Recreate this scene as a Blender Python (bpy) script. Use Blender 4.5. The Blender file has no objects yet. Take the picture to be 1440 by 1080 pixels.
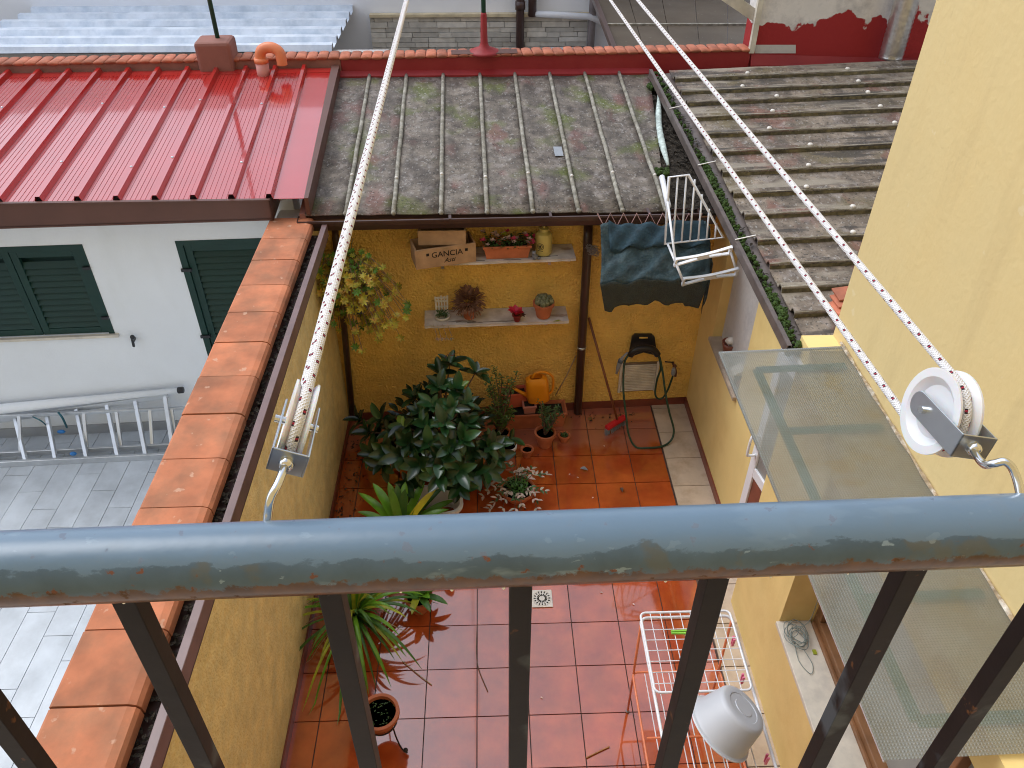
import bpy, bmesh, math, random
import numpy as np
from mathutils import Vector, Matrix, Quaternion
random.seed(7)
R = math.radians
scn = bpy.context.scene
COL = scn.collection

# ---------------------------------------------------------------- camera, sky, sun, exposure
H = 4.8                                   # height of the eye above the courtyard floor
CX, CY = 720.0, 540.0
YV = np.array([673 - CX, -340 - CY]); DV = np.array([714 - CX, 1955 - CY])
F = math.sqrt(-(YV @ DV))
_n = lambda v: v / np.linalg.norm(v)
eY = _n(np.array([*YV, F])); eD = _n(np.array([*DV, F])); eX = np.cross(eD, eY)
cam_d = bpy.data.cameras.new('camera'); cam = bpy.data.objects.new('camera', cam_d); COL.objects.link(cam)
cam_d.sensor_width = 36; cam_d.lens = F / 1440 * 36; cam_d.clip_start = .02; cam_d.clip_end = 2000
cam.matrix_world = Matrix(((eX[0], -eX[1], -eX[2], 0), (eY[0], -eY[1], -eY[2], 0), (-eD[0], eD[1], eD[2], H), (0, 0, 0, 1)))
cam_d.dof.use_dof = False; cam_d.dof.focus_distance = 5.5; cam_d.dof.aperture_fstop = 16
scn.camera = cam

W = bpy.data.worlds.new('World'); scn.world = W; W.use_nodes = True
nt = W.node_tree; nt.nodes.clear()
sky = nt.nodes.new('ShaderNodeTexSky'); sky.sky_type = 'NISHITA'; sky.sun_disc = False
SUN_EL, SUN_AZ = 56, -60
sky.sun_elevation = R(SUN_EL); sky.sun_rotation = R(SUN_AZ); sky.air_density = 1.0; sky.dust_density = 2.5
hs = nt.nodes.new('ShaderNodeHueSaturation'); hs.inputs['Saturation'].default_value = .26
bg = nt.nodes.new('ShaderNodeBackground'); bg.inputs[1].default_value = .15
wo = nt.nodes.new('ShaderNodeOutputWorld')
nt.links.new(sky.outputs[0], hs.inputs['Color']); tint = nt.nodes.new('ShaderNodeMixRGB'); tint.blend_type = 'MULTIPLY'; tint.inputs[0].default_value = 1; tint.inputs[2].default_value = (.93, .985, 1.07, 1)
nt.links.new(hs.outputs[0], tint.inputs[1]); nt.links.new(tint.outputs[0], bg.inputs[0]); nt.links.new(bg.outputs[0], wo.inputs[0])
sd = bpy.data.lights.new('sun', 'SUN'); sd.energy = .5; sd.angle = R(40); sd.color = (1, .97, .93)
so = bpy.data.objects.new('sun', sd); COL.objects.link(so)
az, el = R(SUN_AZ), R(SUN_EL)
so.rotation_euler = Vector((math.sin(az) * math.cos(el), math.cos(az) * math.cos(el), math.sin(el))).to_track_quat('Z', 'Y').to_euler()
so.location = (0, -3, 12)
vs = scn.view_settings; vs.view_transform = 'Standard'; vs.look = 'None'; vs.gamma = 1; vs.use_curve_mapping = False
vs.exposure = .76
scn.render.engine = 'CYCLES'
scn.cycles.filter_width = 1.05

# ---------------------------------------------------------------- surveying: sight lines met with real planes
EYE = np.array([0, 0, H])
def ray(x, y):
    r = np.array([(x - CX) / F, (y - CY) / F, 1]); return np.array([r @ eX, r @ eY, -(r @ eD)])
def onZ(x, y, z=0): d = ray(x, y); return Vector(EYE + d * (z - H) / d[2])
def onY(x, y, Y): d = ray(x, y); return Vector(EYE + d * Y / d[1])
def onX(x, y, X): d = ray(x, y); return Vector(EYE + d * X / d[0])
def dep(x, y, D): return Vector(EYE + ray(x, y) * D)
WA, WB = onZ(499, 590), onZ(965, 567)     # foot of the back wall
bdir = (WB - WA).normalized()             # along the back wall, to the right
bnrm = Vector((bdir.y, -bdir.x, 0))       # out of the back wall, towards the courtyard
def bw(x, y, off=0):
    d = Vector(ray(x, y)); p = WA + bnrm * off
    return Vector(EYE) + d * ((p - Vector(EYE)).dot(bnrm) / d.dot(bnrm))
def bpt(s, off, z):                       # point by distance along the wall, distance off it and height
    p = WA + bdir * s + bnrm * off; return Vector((p.x, p.y, z))
def bs(p): return (Vector(p) - WA).dot(bdir)
def lerp(a, b, t): return a + (b - a) * t
V = Vector
RWX = 1.85        # right wall face
LWX = -1.29       # left wall face
UP = V((0, 0, 1))

# ---------------------------------------------------------------- materials
MATS = {}
def M(name, col, rough=.6, var=.25, scale=6, col2=None, c2amt=.5, c2scale=3, bump=0, bscale=60, metal=0, spec=.5,
      rnd=0, coat=0, trans=0, alpha=1, rvar=0, bdist=.01, detail=6, sss=0, c2sharp=.12):
    if name in MATS: return MATS[name]
    m = bpy.data.materials.new(name); m.use_nodes = True; n = m.node_tree.nodes; l = m.node_tree.links
    b = n['Principled BSDF']
    geo = n.new('ShaderNodeNewGeometry')
    no = n.new('ShaderNodeTexNoise'); no.inputs['Scale'].default_value = scale; no.inputs['Detail'].default_value = detail
    l.new(geo.outputs['Position'], no.inputs['Vector'])
    mr = n.new('ShaderNodeMapRange'); mr.inputs[1].default_value = .3; mr.inputs[2].default_value = .7
    mr.inputs[3].default_value = 1 - var; mr.inputs[4].default_value = 1 + var
    l.new(no.outputs[0], mr.inputs[0])
    base = n.new('ShaderNodeRGB'); base.outputs[0].default_value = (*col, 1); cur = base.outputs[0]
    if col2:
        n2 = n.new('ShaderNodeTexNoise'); n2.inputs['Scale'].default_value = c2scale; n2.inputs['Detail'].default_value = 8; n2.inputs['Roughness'].default_value = .65
        l.new(geo.outputs['Position'], n2.inputs['Vector'])
        r2 = n.new('ShaderNodeMapRange'); th = .5 + (.5 - c2amt) * .5
        r2.inputs[1].default_value = th - c2sharp; r2.inputs[2].default_value = th + c2sharp; l.new(n2.outputs[0], r2.inputs[0])
        mx = n.new('ShaderNodeMixRGB'); mx.inputs[2].default_value = (*col2, 1); l.new(r2.outputs[0], mx.inputs[0]); l.new(cur, mx.inputs[1]); cur = mx.outputs[0]
    vm = n.new('ShaderNodeVectorMath'); vm.operation = 'SCALE'; l.new(cur, vm.inputs[0]); l.new(mr.outputs[0], vm.inputs[3]); cur = vm.outputs[0]
    if rnd:
        oi = n.new('ShaderNodeObjectInfo'); r3 = n.new('ShaderNodeMapRange'); r3.inputs[3].default_value = 1 - rnd; r3.inputs[4].default_value = 1 + rnd
        l.new(oi.outputs['Random'], r3.inputs[0]); v3 = n.new('ShaderNodeVectorMath'); v3.operation = 'SCALE'
        l.new(cur, v3.inputs[0]); l.new(r3.outputs[0], v3.inputs[3]); cur = v3.outputs[0]
    l.new(cur, b.inputs['Base Color'])
    b.inputs['Roughness'].default_value = rough; b.inputs['Metallic'].default_value = metal
    b.inputs['Specular IOR Level'].default_value = spec; b.inputs['Coat Weight'].default_value = coat; b.inputs['Coat Roughness'].default_value = .04
    b.inputs['Transmission Weight'].default_value = trans; b.inputs['Alpha'].default_value = alpha
    if sss: b.inputs['Subsurface Weight'].default_value = sss; b.inputs['Subsurface Scale'].default_value = .01
    if rvar:
        n4 = n.new('ShaderNodeTexNoise'); n4.inputs['Scale'].default_value = 2.2; n4.inputs['Detail'].default_value = 5; l.new(geo.outputs['Position'], n4.inputs['Vector'])
        r4 = n.new('ShaderNodeMapRange'); r4.inputs[1].default_value = .35; r4.inputs[2].default_value = .7; r4.inputs[3].default_value = rough; r4.inputs[4].default_value = min(1, rough + rvar)
        l.new(n4.outputs[0], r4.inputs[0]); l.new(r4.outputs[0], b.inputs['Roughness'])
    if bump:
        n5 = n.new('ShaderNodeTexNoise'); n5.inputs['Scale'].default_value = bscale; n5.inputs['Detail'].default_value = 3; l.new(geo.outputs['Position'], n5.inputs['Vector'])
        bp = n.new('ShaderNodeBump'); bp.inputs['Strength'].default_value = bump; bp.inputs['Distance'].default_value = bdist
        l.new(n5.outputs[0], bp.inputs['Height']); l.new(bp.outputs[0], b.inputs['Normal'])
    MATS[name] = m; return m

def nodes(m): return m.node_tree.nodes, m.node_tree.links, m.node_tree.nodes['Principled BSDF']
def layer(m, col, axis=2, lo=0, hi=.2, nscale=8, namp=.15, strength=1):
    """a second colour on one side of a wandering border: runs along a world axis (algae, old paint)"""
    n, l, b = nodes(m)
    src = b.inputs['Base Color'].links[0].from_socket
    geo = n.new('ShaderNodeNewGeometry'); sx = n.new('ShaderNodeSeparateXYZ'); l.new(geo.outputs['Position'], sx.inputs[0])
    no = n.new('ShaderNodeTexNoise'); no.inputs['Scale'].default_value = nscale; no.inputs['Detail'].default_value = 7; l.new(geo.outputs['Position'], no.inputs['Vector'])
    a = n.new('ShaderNodeMath'); a.operation = 'MULTIPLY_ADD'; l.new(no.outputs[0], a.inputs[0]); a.inputs[1].default_value = namp * 2; a.inputs[2].default_value = -namp
    s = n.new('ShaderNodeMath'); s.operation = 'ADD'; l.new(sx.outputs[axis], s.inputs[0]); l.new(a.outputs[0], s.inputs[1])
    r = n.new('ShaderNodeMapRange'); r.inputs[1].default_value = lo; r.inputs[2].default_value = hi; r.inputs[3].default_value = strength; r.inputs[4].default_value = 0
    l.new(s.outputs[0], r.inputs[0])
    mx = n.new('ShaderNodeMixRGB'); mx.inputs[2].default_value = (*col, 1); l.new(r.outputs[0], mx.inputs[0]); l.new(src, mx.inputs[1]); l.new(mx.outputs[0], b.inputs['Base Color'])
    return m
def spots(m, col, scale=30, th=.62, w=.03, strength=1, rough=None, stretch=None):
    """specks or blotches of another colour"""
    n, l, b = nodes(m)
    src = b.inputs['Base Color'].links[0].from_socket
    geo = n.new('ShaderNodeNewGeometry'); vec = geo.outputs['Position']
    if stretch:
        mp = n.new('ShaderNodeMapping'); mp.inputs['Scale'].default_value = stretch; l.new(vec, mp.inputs[0]); vec = mp.outputs[0]
    no = n.new('ShaderNodeTexNoise'); no.inputs['Scale'].default_value = scale; no.inputs['Detail'].default_value = 5; l.new(vec, no.inputs['Vector'])
    r = n.new('ShaderNodeMapRange'); r.inputs[1].default_value = th; r.inputs[2].default_value = th + w; r.inputs[4].default_value = strength; l.new(no.outputs[0], r.inputs[0])
    mx = n.new('ShaderNodeMixRGB'); mx.inputs[2].default_value = (*col, 1); l.new(r.outputs[0], mx.inputs[0]); l.new(src, mx.inputs[1]); l.new(mx.outputs[0], b.inputs['Base Color'])
    if rough is not None:
        rr = n.new('ShaderNodeMapRange'); l.new(r.outputs[0], rr.inputs[0]); rr.inputs[3].default_value = b.inputs['Roughness'].default_value; rr.inputs[4].default_value = rough
        l.new(rr.outputs[0], b.inputs['Roughness'])
    return m

m_yback = spots(M('rough_yellow_plaster', (.95, .62, .16), .8, .12, 5, bump=1, bscale=48, bdist=.03), (.55, .4, .14), 3, .6, .15, .4)
m_yleft = M('rough_ochre_plaster', (.88, .68, .29), .85, .12, 9, col2=(.92, .76, .38), c2amt=.5, c2scale=25, bump=.6, bscale=62, bdist=.02)
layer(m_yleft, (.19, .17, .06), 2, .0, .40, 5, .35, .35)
m_yright = M('smooth_yellow_plaster', (.82, .62, .25), .75, .06, 2.5, col2=(.74, .53, .20), c2amt=.35, c2scale=2, bump=.12, bscale=30)
m_ywing = spots(M('pale_yellow_render', (.72, .56, .27), .8, .07, 1.5, col2=(.66, .50, .23), c2amt=.4, c2scale=1.5, bump=.3, bscale=28, bdist=.008), (.80, .70, .48), 9, .7, .04, .3)
spots(m_ywing, (.56, .42, .20), 2.2, .56, .14, .4, stretch=(2.5, 2.5, .35)); spots(m_ywing, (.45, .34, .18), 14, .70, .04, .18, stretch=(1, 1, .25))
m_white = spots(M('white_wall_paint', (.80, .83, .86), .75, .03, 2, bump=.15, bscale=60), (.66, .68, .67), 1.6, .55, .2, .35, stretch=(2, 2, .6))
layer(m_white, (.60, .61, .60), 2, .10, .30, 6, .12, .35)
m_tile = M('terracotta_floor_tile', (.45, .085, .018), .06, .22, 5, col2=(.36, .055, .014), c2amt=.45, c2scale=4, rnd=.13, rvar=.16, bump=.06, bscale=7, bdist=.006, coat=.6)
layer(m_tile, (.46, .25, .19), 1, -9, -8)  # (kept neutral: dust is added below)
def dust(m, edge=5.12, amt=.6):
    n, l, b = nodes(m); src = b.inputs['Base Color'].links[0].from_socket
    geo = n.new('ShaderNodeNewGeometry'); sx = n.new('ShaderNodeSeparateXYZ'); l.new(geo.outputs['Position'], sx.inputs[0])
    no = n.new('ShaderNodeTexNoise'); no.inputs['Scale'].default_value = 5; no.inputs['Detail'].default_value = 6; l.new(geo.outputs['Position'], no.inputs['Vector'])
    a = n.new('ShaderNodeMath'); a.operation = 'MULTIPLY_ADD'; l.new(no.outputs[0], a.inputs[0]); a.inputs[1].default_value = .7; l.new(sx.outputs[1], a.inputs[2])
    r = n.new('ShaderNodeMapRange'); r.inputs[1].default_value = edge + .3; r.inputs[2].default_value = edge + .5; r.inputs[4].default_value = amt; l.new(a.outputs[0], r.inputs[0])
    mx = n.new('ShaderNodeMixRGB'); mx.inputs[2].default_value = (.40, .17, .12, 1); l.new(r.outputs[0], mx.inputs[0]); l.new(src, mx.inputs[1]); l.new(mx.outputs[0], b.inputs['Base Color'])
    return m
dust(m_tile)
m_grout = M('dark_grout', (.10, .055, .04), .7, .3, 10)
tb_ = m_tile.node_tree.nodes['Principled BSDF']; tb_.inputs['Coat IOR'].default_value = 2.0; tb_.inputs['Coat Weight'].default_value = 1
m_border = M('cream_border_tile', (.58, .47, .36), .35, .12, 5, col2=(.45, .34, .24), c2amt=.35, c2scale=6, rnd=.06, bump=.1, bscale=20)
m_skirt = M('brown_skirting', (.20, .05, .03), .4, .2, 8)
m_coping = M('terracotta_coping', (.48, .165, .075), .8, .22, 7, col2=(.34, .14, .07), c2amt=.42, c2scale=5, rnd=.12, bump=.3, bscale=50, bdist=.004)
spots(m_coping, (.60, .38, .26), 16, .66, .05, .6)
m_pave = M('grey_stone_paving', (.52, .56, .60), .4, .10, 5, col2=(.42, .45, .48), c2amt=.4, c2scale=3, rnd=.06, rvar=.2)
m_joint = M('grey_joint', (.25, .26, .27), .8)
m_ground = M('packed_earth_ground', (.20, .18, .15), .9, .3, 3)
m_redroof = M('red_coated_steel', (.43, .02, .018), .12, .06, 3, coat=1, rvar=.12, bump=.04, bscale=6, bdist=.01)
MATS['red_coated_steel'].node_tree.nodes['Principled BSDF'].inputs['Coat IOR'].default_value = 1.62
m_fascia = M('brown_painted_metal', (.11, .045, .032), .35, .12, 4, rvar=.2)
m_gutter = M('dark_brown_gutter', (.065, .035, .03), .3, .15, 8)
m_strip = M('purple_brown_channel', (.17, .105, .10), .3, .15, 9)
m_gstrip = M('grey_brown_gutter_metal', (.12, .095, .085), .4, .25, 12)
m_debris = M('rotting_leaf_debris', (.035, .026, .016), .9, .5, 40, bump=1, bscale=90, bdist=.02)
def fibre(name, a, b_, moss, redd):
    m = M(name, a, .6, .35, 14, col2=b_, c2amt=.55, c2scale=6, bump=.5, bscale=60, bdist=.008, rvar=.2, detail=10)
    spots(m, moss, 2.6, .54, .12, .75); spots(m, redd, 3.1, .57, .07, .6, stretch=(1, .6, 1)); spots(m, (.40, .36, .34), 11, .55, .12, .30, stretch=(1, .7, 1)); spots(m, (.42, .40, .37), 46, .60, .05, .45, stretch=(1, .7, 1)); spots(m, (.018, .016, .014), 55, .61, .03, .7); spots(m, (.045, .036, .028), 3.5, .52, .10, .45, stretch=(1.6, .5, 1))
    spots(m, (.6, .6, .58), 90, .73, .02, .9)
    return m
m_fibre = fibre('weathered_fibre_cement', (.080, .062, .050), (.18, .150, .12), (.10, .125, .015), (.19, .08, .07))
m_fibre2 = fibre('lichened_fibre_cement', (.25, .20, .15), (.13, .10, .075), (.14, .11, .05), (.21, .085, .06))
spots(m_fibre2, (.30, .26, .20), 4, .56, .06, .75, stretch=(.25, 1.6, 1)); spots(m_fibre2, (.035, .03, .026), 5, .57, .05, .7, stretch=(.3, 1.6, 1))
m_rib = M('grey_roof_batten', (.22, .20, .155), .7, .4, 20, col2=(.36, .34, .29), c2amt=.4, c2scale=15, bump=.4)
m_ribedge = M('pale_roof_rib', (.46, .42, .35), .8, .35, 18, col2=(.11, .09, .05), c2amt=.42, c2scale=9, bump=.6)
m_redpaint = M('dark_red_waterproofing', (.30, .014, .016), .45, .18, 4, col2=(.26, .018, .018), c2amt=.5, c2scale=4, rvar=.3, bump=.3, bscale=20)
m_brownpar = M('brown_rendered_parapet', (.27, .11, .08), .7, .15, 5, bump=.2)
m_oldplaster = M('grey_old_plaster', (.58, .55, .52), .9, .1, 4, col2=(.40, .38, .37), c2amt=.35, c2scale=4, bump=.4, bscale=25)
m_rt = M('orange_roof_tile', (.44, .14, .075), .75, .25, 12, rnd=.2)
m_green = M('green_shutter_paint', (.002, .032, .024), .55, .10, 5)
m_alu = M('aluminium', (.62, .64, .66), .35, .08, 10, metal=.75)
m_zinc = M('zinc_plated_steel', (.50, .53, .56), .28, .12, 20, metal=.95)
m_chrome = M('bright_hook_steel', (.72, .73, .74), .14, .05, 20, metal=1)
m_nylon = M('white_nylon', (.80, .81, .84), .35, .03, 5, sss=.35, trans=.12)
m_plastic = M('white_plastic', (.82, .83, .86), .35, .03, 5)
m_whitemetal = M('white_coated_wire', (.80, .81, .84), .3, .04, 8)
m_orangem = M('salmon_coated_wire', (.75, .22, .10), .35, .06, 8)
m_black = M('black_plastic', (.015, .015, .018), .4, .1, 6)
m_bar = M('dark_brown_bar_paint', (.013, .008, .0075), .5, .25, 18, bump=.15, bscale=60, bdist=.002, spec=.18)
spots(m_bar, (.10, .115, .13), 9, .62, .05, .5); spots(m_bar, (.16, .06, .02), 45, .66, .04, .7)
m_wood = M('weathered_wood', (.40, .32, .25), .75, .2, 8, bump=.2)
m_pine = M('pine_crate_wood', (.46, .29, .17), .7, .18, 10, bump=.15)
m_frame = M('brown_window_wood', (.24, .11, .045), .5, .25, 9)
m_marble = M('pale_stone_sill', (.66, .60, .50), .5, .10, 8, col2=(.55, .50, .43), c2amt=.4, c2scale=10)
m_terra = M('terracotta_pot', (.50, .15, .065), .65, .15, 12, rnd=.08)
m_soil = M('dark_potting_soil', (.022, .016, .012), .9, .5, 60, bump=1, bscale=120)
m_ink = M('black_ink', (.02, .015, .012), .7)
m_leafd = M('glossy_dark_leaf', (.013, .050, .013), .3, .35, 14, rnd=.55, coat=.28)
m_leafm = M('mid_green_leaf', (.06, .16, .025), .4, .3, 20, rnd=.3)
m_leafb = M('bright_green_strap_leaf', (.12, .29, .02), .3, .25, 14, rnd=.35)
m_leafy = M('yellow_green_leaf', (.35, .38, .03), .4, .3, 14, rnd=.2)
m_succ = M('yellow_green_succulent', (.44, .44, .05), .5, .35, 30, col2=(.55, .26, .05), c2amt=.4, c2scale=14)
m_succg = M('green_succulent', (.11, .24, .03), .5, .3, 30)
m_small = M('small_jade_leaf', (.05, .11, .03), .4, .35, 25)
m_stem = M('brown_stem', (.14, .085, .06), .8, .3, 20)
m_dry = M('dried_brown_leaf', (.24, .12, .075), .75, .35, 30)
m_pink = M('pink_white_leaf', (.62, .42, .38), .5, .3, 25, col2=(.30, .36, .24), c2amt=.45, c2scale=30)
m_orange = M('orange_watering_can_plastic', (.85, .30, .01), .35, .06, 8)
m_yel = M('pale_yellow_enamel', (.55, .45, .14), .4, .1, 8)
m_red = M('red_plastic', (.65, .02, .03), .35, .08, 8)
m_magenta = M('crimson_petal', (.55, .01, .05), .5, .2, 30)
m_hose = M('dark_green_hose', (.012, .05, .028), .35, .12, 9)
m_grey = M('grey_plastic', (.28, .30, .33), .5, .1, 9)
m_bluegrey = M('slate_blue_pot', (.09, .12, .16), .45, .1, 9)
m_netA = M('blue_green_shade_net', (.020, .045, .055), .8, .4, 16, col2=(.05, .08, .09), c2amt=.4, c2scale=12, bump=.6, bscale=55, bdist=.01)
m_netB = M('dark_see_through_net', (.02, .035, .035), .8, .3, 20, alpha=.8)
m_moss = M('bright_moss', (.035, .068, .008), .9, .5, 40, bump=1, bscale=80)
m_greyp = M('grey_stone_cladding', (.60, .57, .51), .8, .15, 10, rnd=.3)
m_flue = M('galvanised_flue', (.60, .58, .57), .3, .15, 20, metal=.9, bump=.3, bscale=30)
m_pvc = M('orange_pvc_pipe', (.78, .24, .10), .4, .05, 6)
m_pvc2 = M('faded_pink_pvc', (.62, .28, .24), .5, .05, 6)
m_polyg = M('dark_green_pole_paint', (.01, .07, .045), .4, .1, 5)
m_brroof = spots(M('olive_brown_metal_roof', (.085, .065, .045), .5, .15, 3, rvar=.2, spec=.3), (.3, .3, .27), 40, .7, .02, .8)
m_poly = M('white_corrugated_sheet', (.70, .76, .84), .45, .10, 5, col2=(.50, .58, .68), c2amt=.4, c2scale=4)
m_gframe = M('green_frame_paint', (.0, .22, .13), .45, .12, 8)
m_mortar = M('crumbling_mortar', (.34, .25, .15), .9, .4, 25, col2=(.70, .66, .58), c2amt=.35, c2scale=18, bump=1, bscale=50, bdist=.01)
m_pinkp = M('pink_plastic', (.75, .18, .32), .4)
m_lime = M('lime_plastic', (.25, .62, .06), .4)
m_pale = M('greyed_window_glass', (.28, .28, .26), .3, .08, 4)
m_dark = M('dark_interior', (.02, .018, .016), .9)
m_fungl = M('figurine_paint', (.20, .21, .24), .5, .4, 40)
m_ceram = M('white_ceramic', (.72, .68, .62), .3, .08, 8)
m_wire = M('grey_green_wire', (.20, .24, .22), .5, .1, 8)
m_teal = M('dark_teal_strap', (.01, .10, .13), .5)
m_blue = M('blue_clip', (.02, .18, .5), .4)
# canopy sheet: dimpled translucent plastic
m_can = M('dimpled_translucent_sheet', (.20, .21, .19), .32, .10, 3, col2=(.17, .165, .13), c2amt=.45, c2scale=2.5, alpha=.74)
n, l, b = nodes(m_can)
geo = n.new('ShaderNodeNewGeometry'); wv = []
for d in ('X', 'Y'):
    w = n.new('ShaderNodeTexWave'); w.bands_direction = d; w.inputs['Scale'].default_value = 26; w.inputs['Distortion'].default_value = .6; l.new(geo.outputs['Position'], w.inputs['Vector']); wv.append(w)
mu = n.new('ShaderNodeMath'); mu.operation = 'MULTIPLY'; l.new(wv[0].outputs['Fac'], mu.inputs[0]); l.new(wv[1].outputs['Fac'], mu.inputs[1])
bp = n.new('ShaderNodeBump'); bp.inputs['Strength'].default_value = .55; bp.inputs['Distance'].default_value = .005; l.new(mu.outputs[0], bp.inputs['Height']); l.new(bp.outputs[0], b.inputs['Normal'])
spots(m_can, (.20, .17, .10), 5, .6, .1, .5)
# top rail: blue paint, worn and rusting underneath
m_rail = M('worn_blue_rail_paint', (.075, .125, .185), .28, .10, 14, col2=(.06, .10, .145), c2amt=.5, c2scale=18, rvar=.3, coat=.0, bump=.25, bscale=45, bdist=.002)
spots(m_rail, (.25, .33, .40), 22, .58, .03, .5, stretch=(.35, 1, 1)); spots(m_rail, (.30, .40, .48), 95, .66, .02, .6, stretch=(.5, 1, 1)); spots(m_rail, (.13, .10, .04), 30, .60, .06, .35); spots(m_rail, (.17, .055, .02), 75, .645, .03, .9, rough=.85)  # finest pale stretched flecks are whitish glints put into the colour
# rope
def rope_material():
    m = M('white_rope_with_flecks', (.80, .79, .80), .8, .03, 30)
    n, l, b = nodes(m); src = b.inputs['Base Color'].links[0].from_socket
    uv = n.new('ShaderNodeUVMap'); sx = n.new('ShaderNodeSeparateXYZ'); l.new(uv.outputs[0], sx.inputs[0])
    def mt(op, a, b_=None, c=None):
        k = n.new('ShaderNodeMath'); k.operation = op
        for i, q in enumerate((a, b_, c)):
            if q is None: continue
            if isinstance(q, (int, float)): k.inputs[i].default_value = q
            else: l.new(q, k.inputs[i])
        return k.outputs[0]
    u, v = sx.outputs[0], sx.outputs[1]
    # two rows of flecks, half a step apart, each row on its own side of the rope
    a = mt('FRACT', mt('MULTIPLY', u, 4)); row = mt('FLOOR', mt('MULTIPLY', u, 4))
    vv = mt('FRACT', mt('ADD', mt('MULTIPLY', v, 1 / .019), mt('MULTIPLY', mt('MODULO', row, 2), .5)))
    msk = mt('MULTIPLY', mt('LESS_THAN', vv, .21), mt('MULTIPLY', mt('GREATER_THAN', a, .18), mt('LESS_THAN', a, .62)))
    redm = mt('MULTIPLY', mt('GREATER_THAN', vv, .06), mt('LESS_THAN', vv, .14))
    cm = n.new('ShaderNodeMixRGB'); cm.inputs[1].default_value = (.03, .02, .03, 1); cm.inputs[2].default_value = (.42, .03, .06, 1); l.new(redm, cm.inputs[0])
    mx = n.new('ShaderNodeMixRGB'); l.new(msk, mx.inputs[0]); l.new(src, mx.inputs[1]); l.new(cm.outputs[0], mx.inputs[2]); l.new(mx.outputs[0], b.inputs['Base Color'])
    # braid relief
    s1 = mt('SINE', mt('ADD', mt('MULTIPLY', v, 2200), mt('MULTIPLY', u, 50.265))); s2 = mt('SINE', mt('SUBTRACT', mt('MULTIPLY', v, 2200), mt('MULTIPLY', u, 50.265)))
    h = mt('MAXIMUM', s1, s2)
    bp = n.new('ShaderNodeBump'); bp.inputs['Strength'].default_value = .7; bp.inputs['Distance'].default_value = .0008; l.new(h, bp.inputs['Height']); l.new(bp.outputs[0], b.inputs['Normal'])
    return m
m_rope = rope_material()

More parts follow.
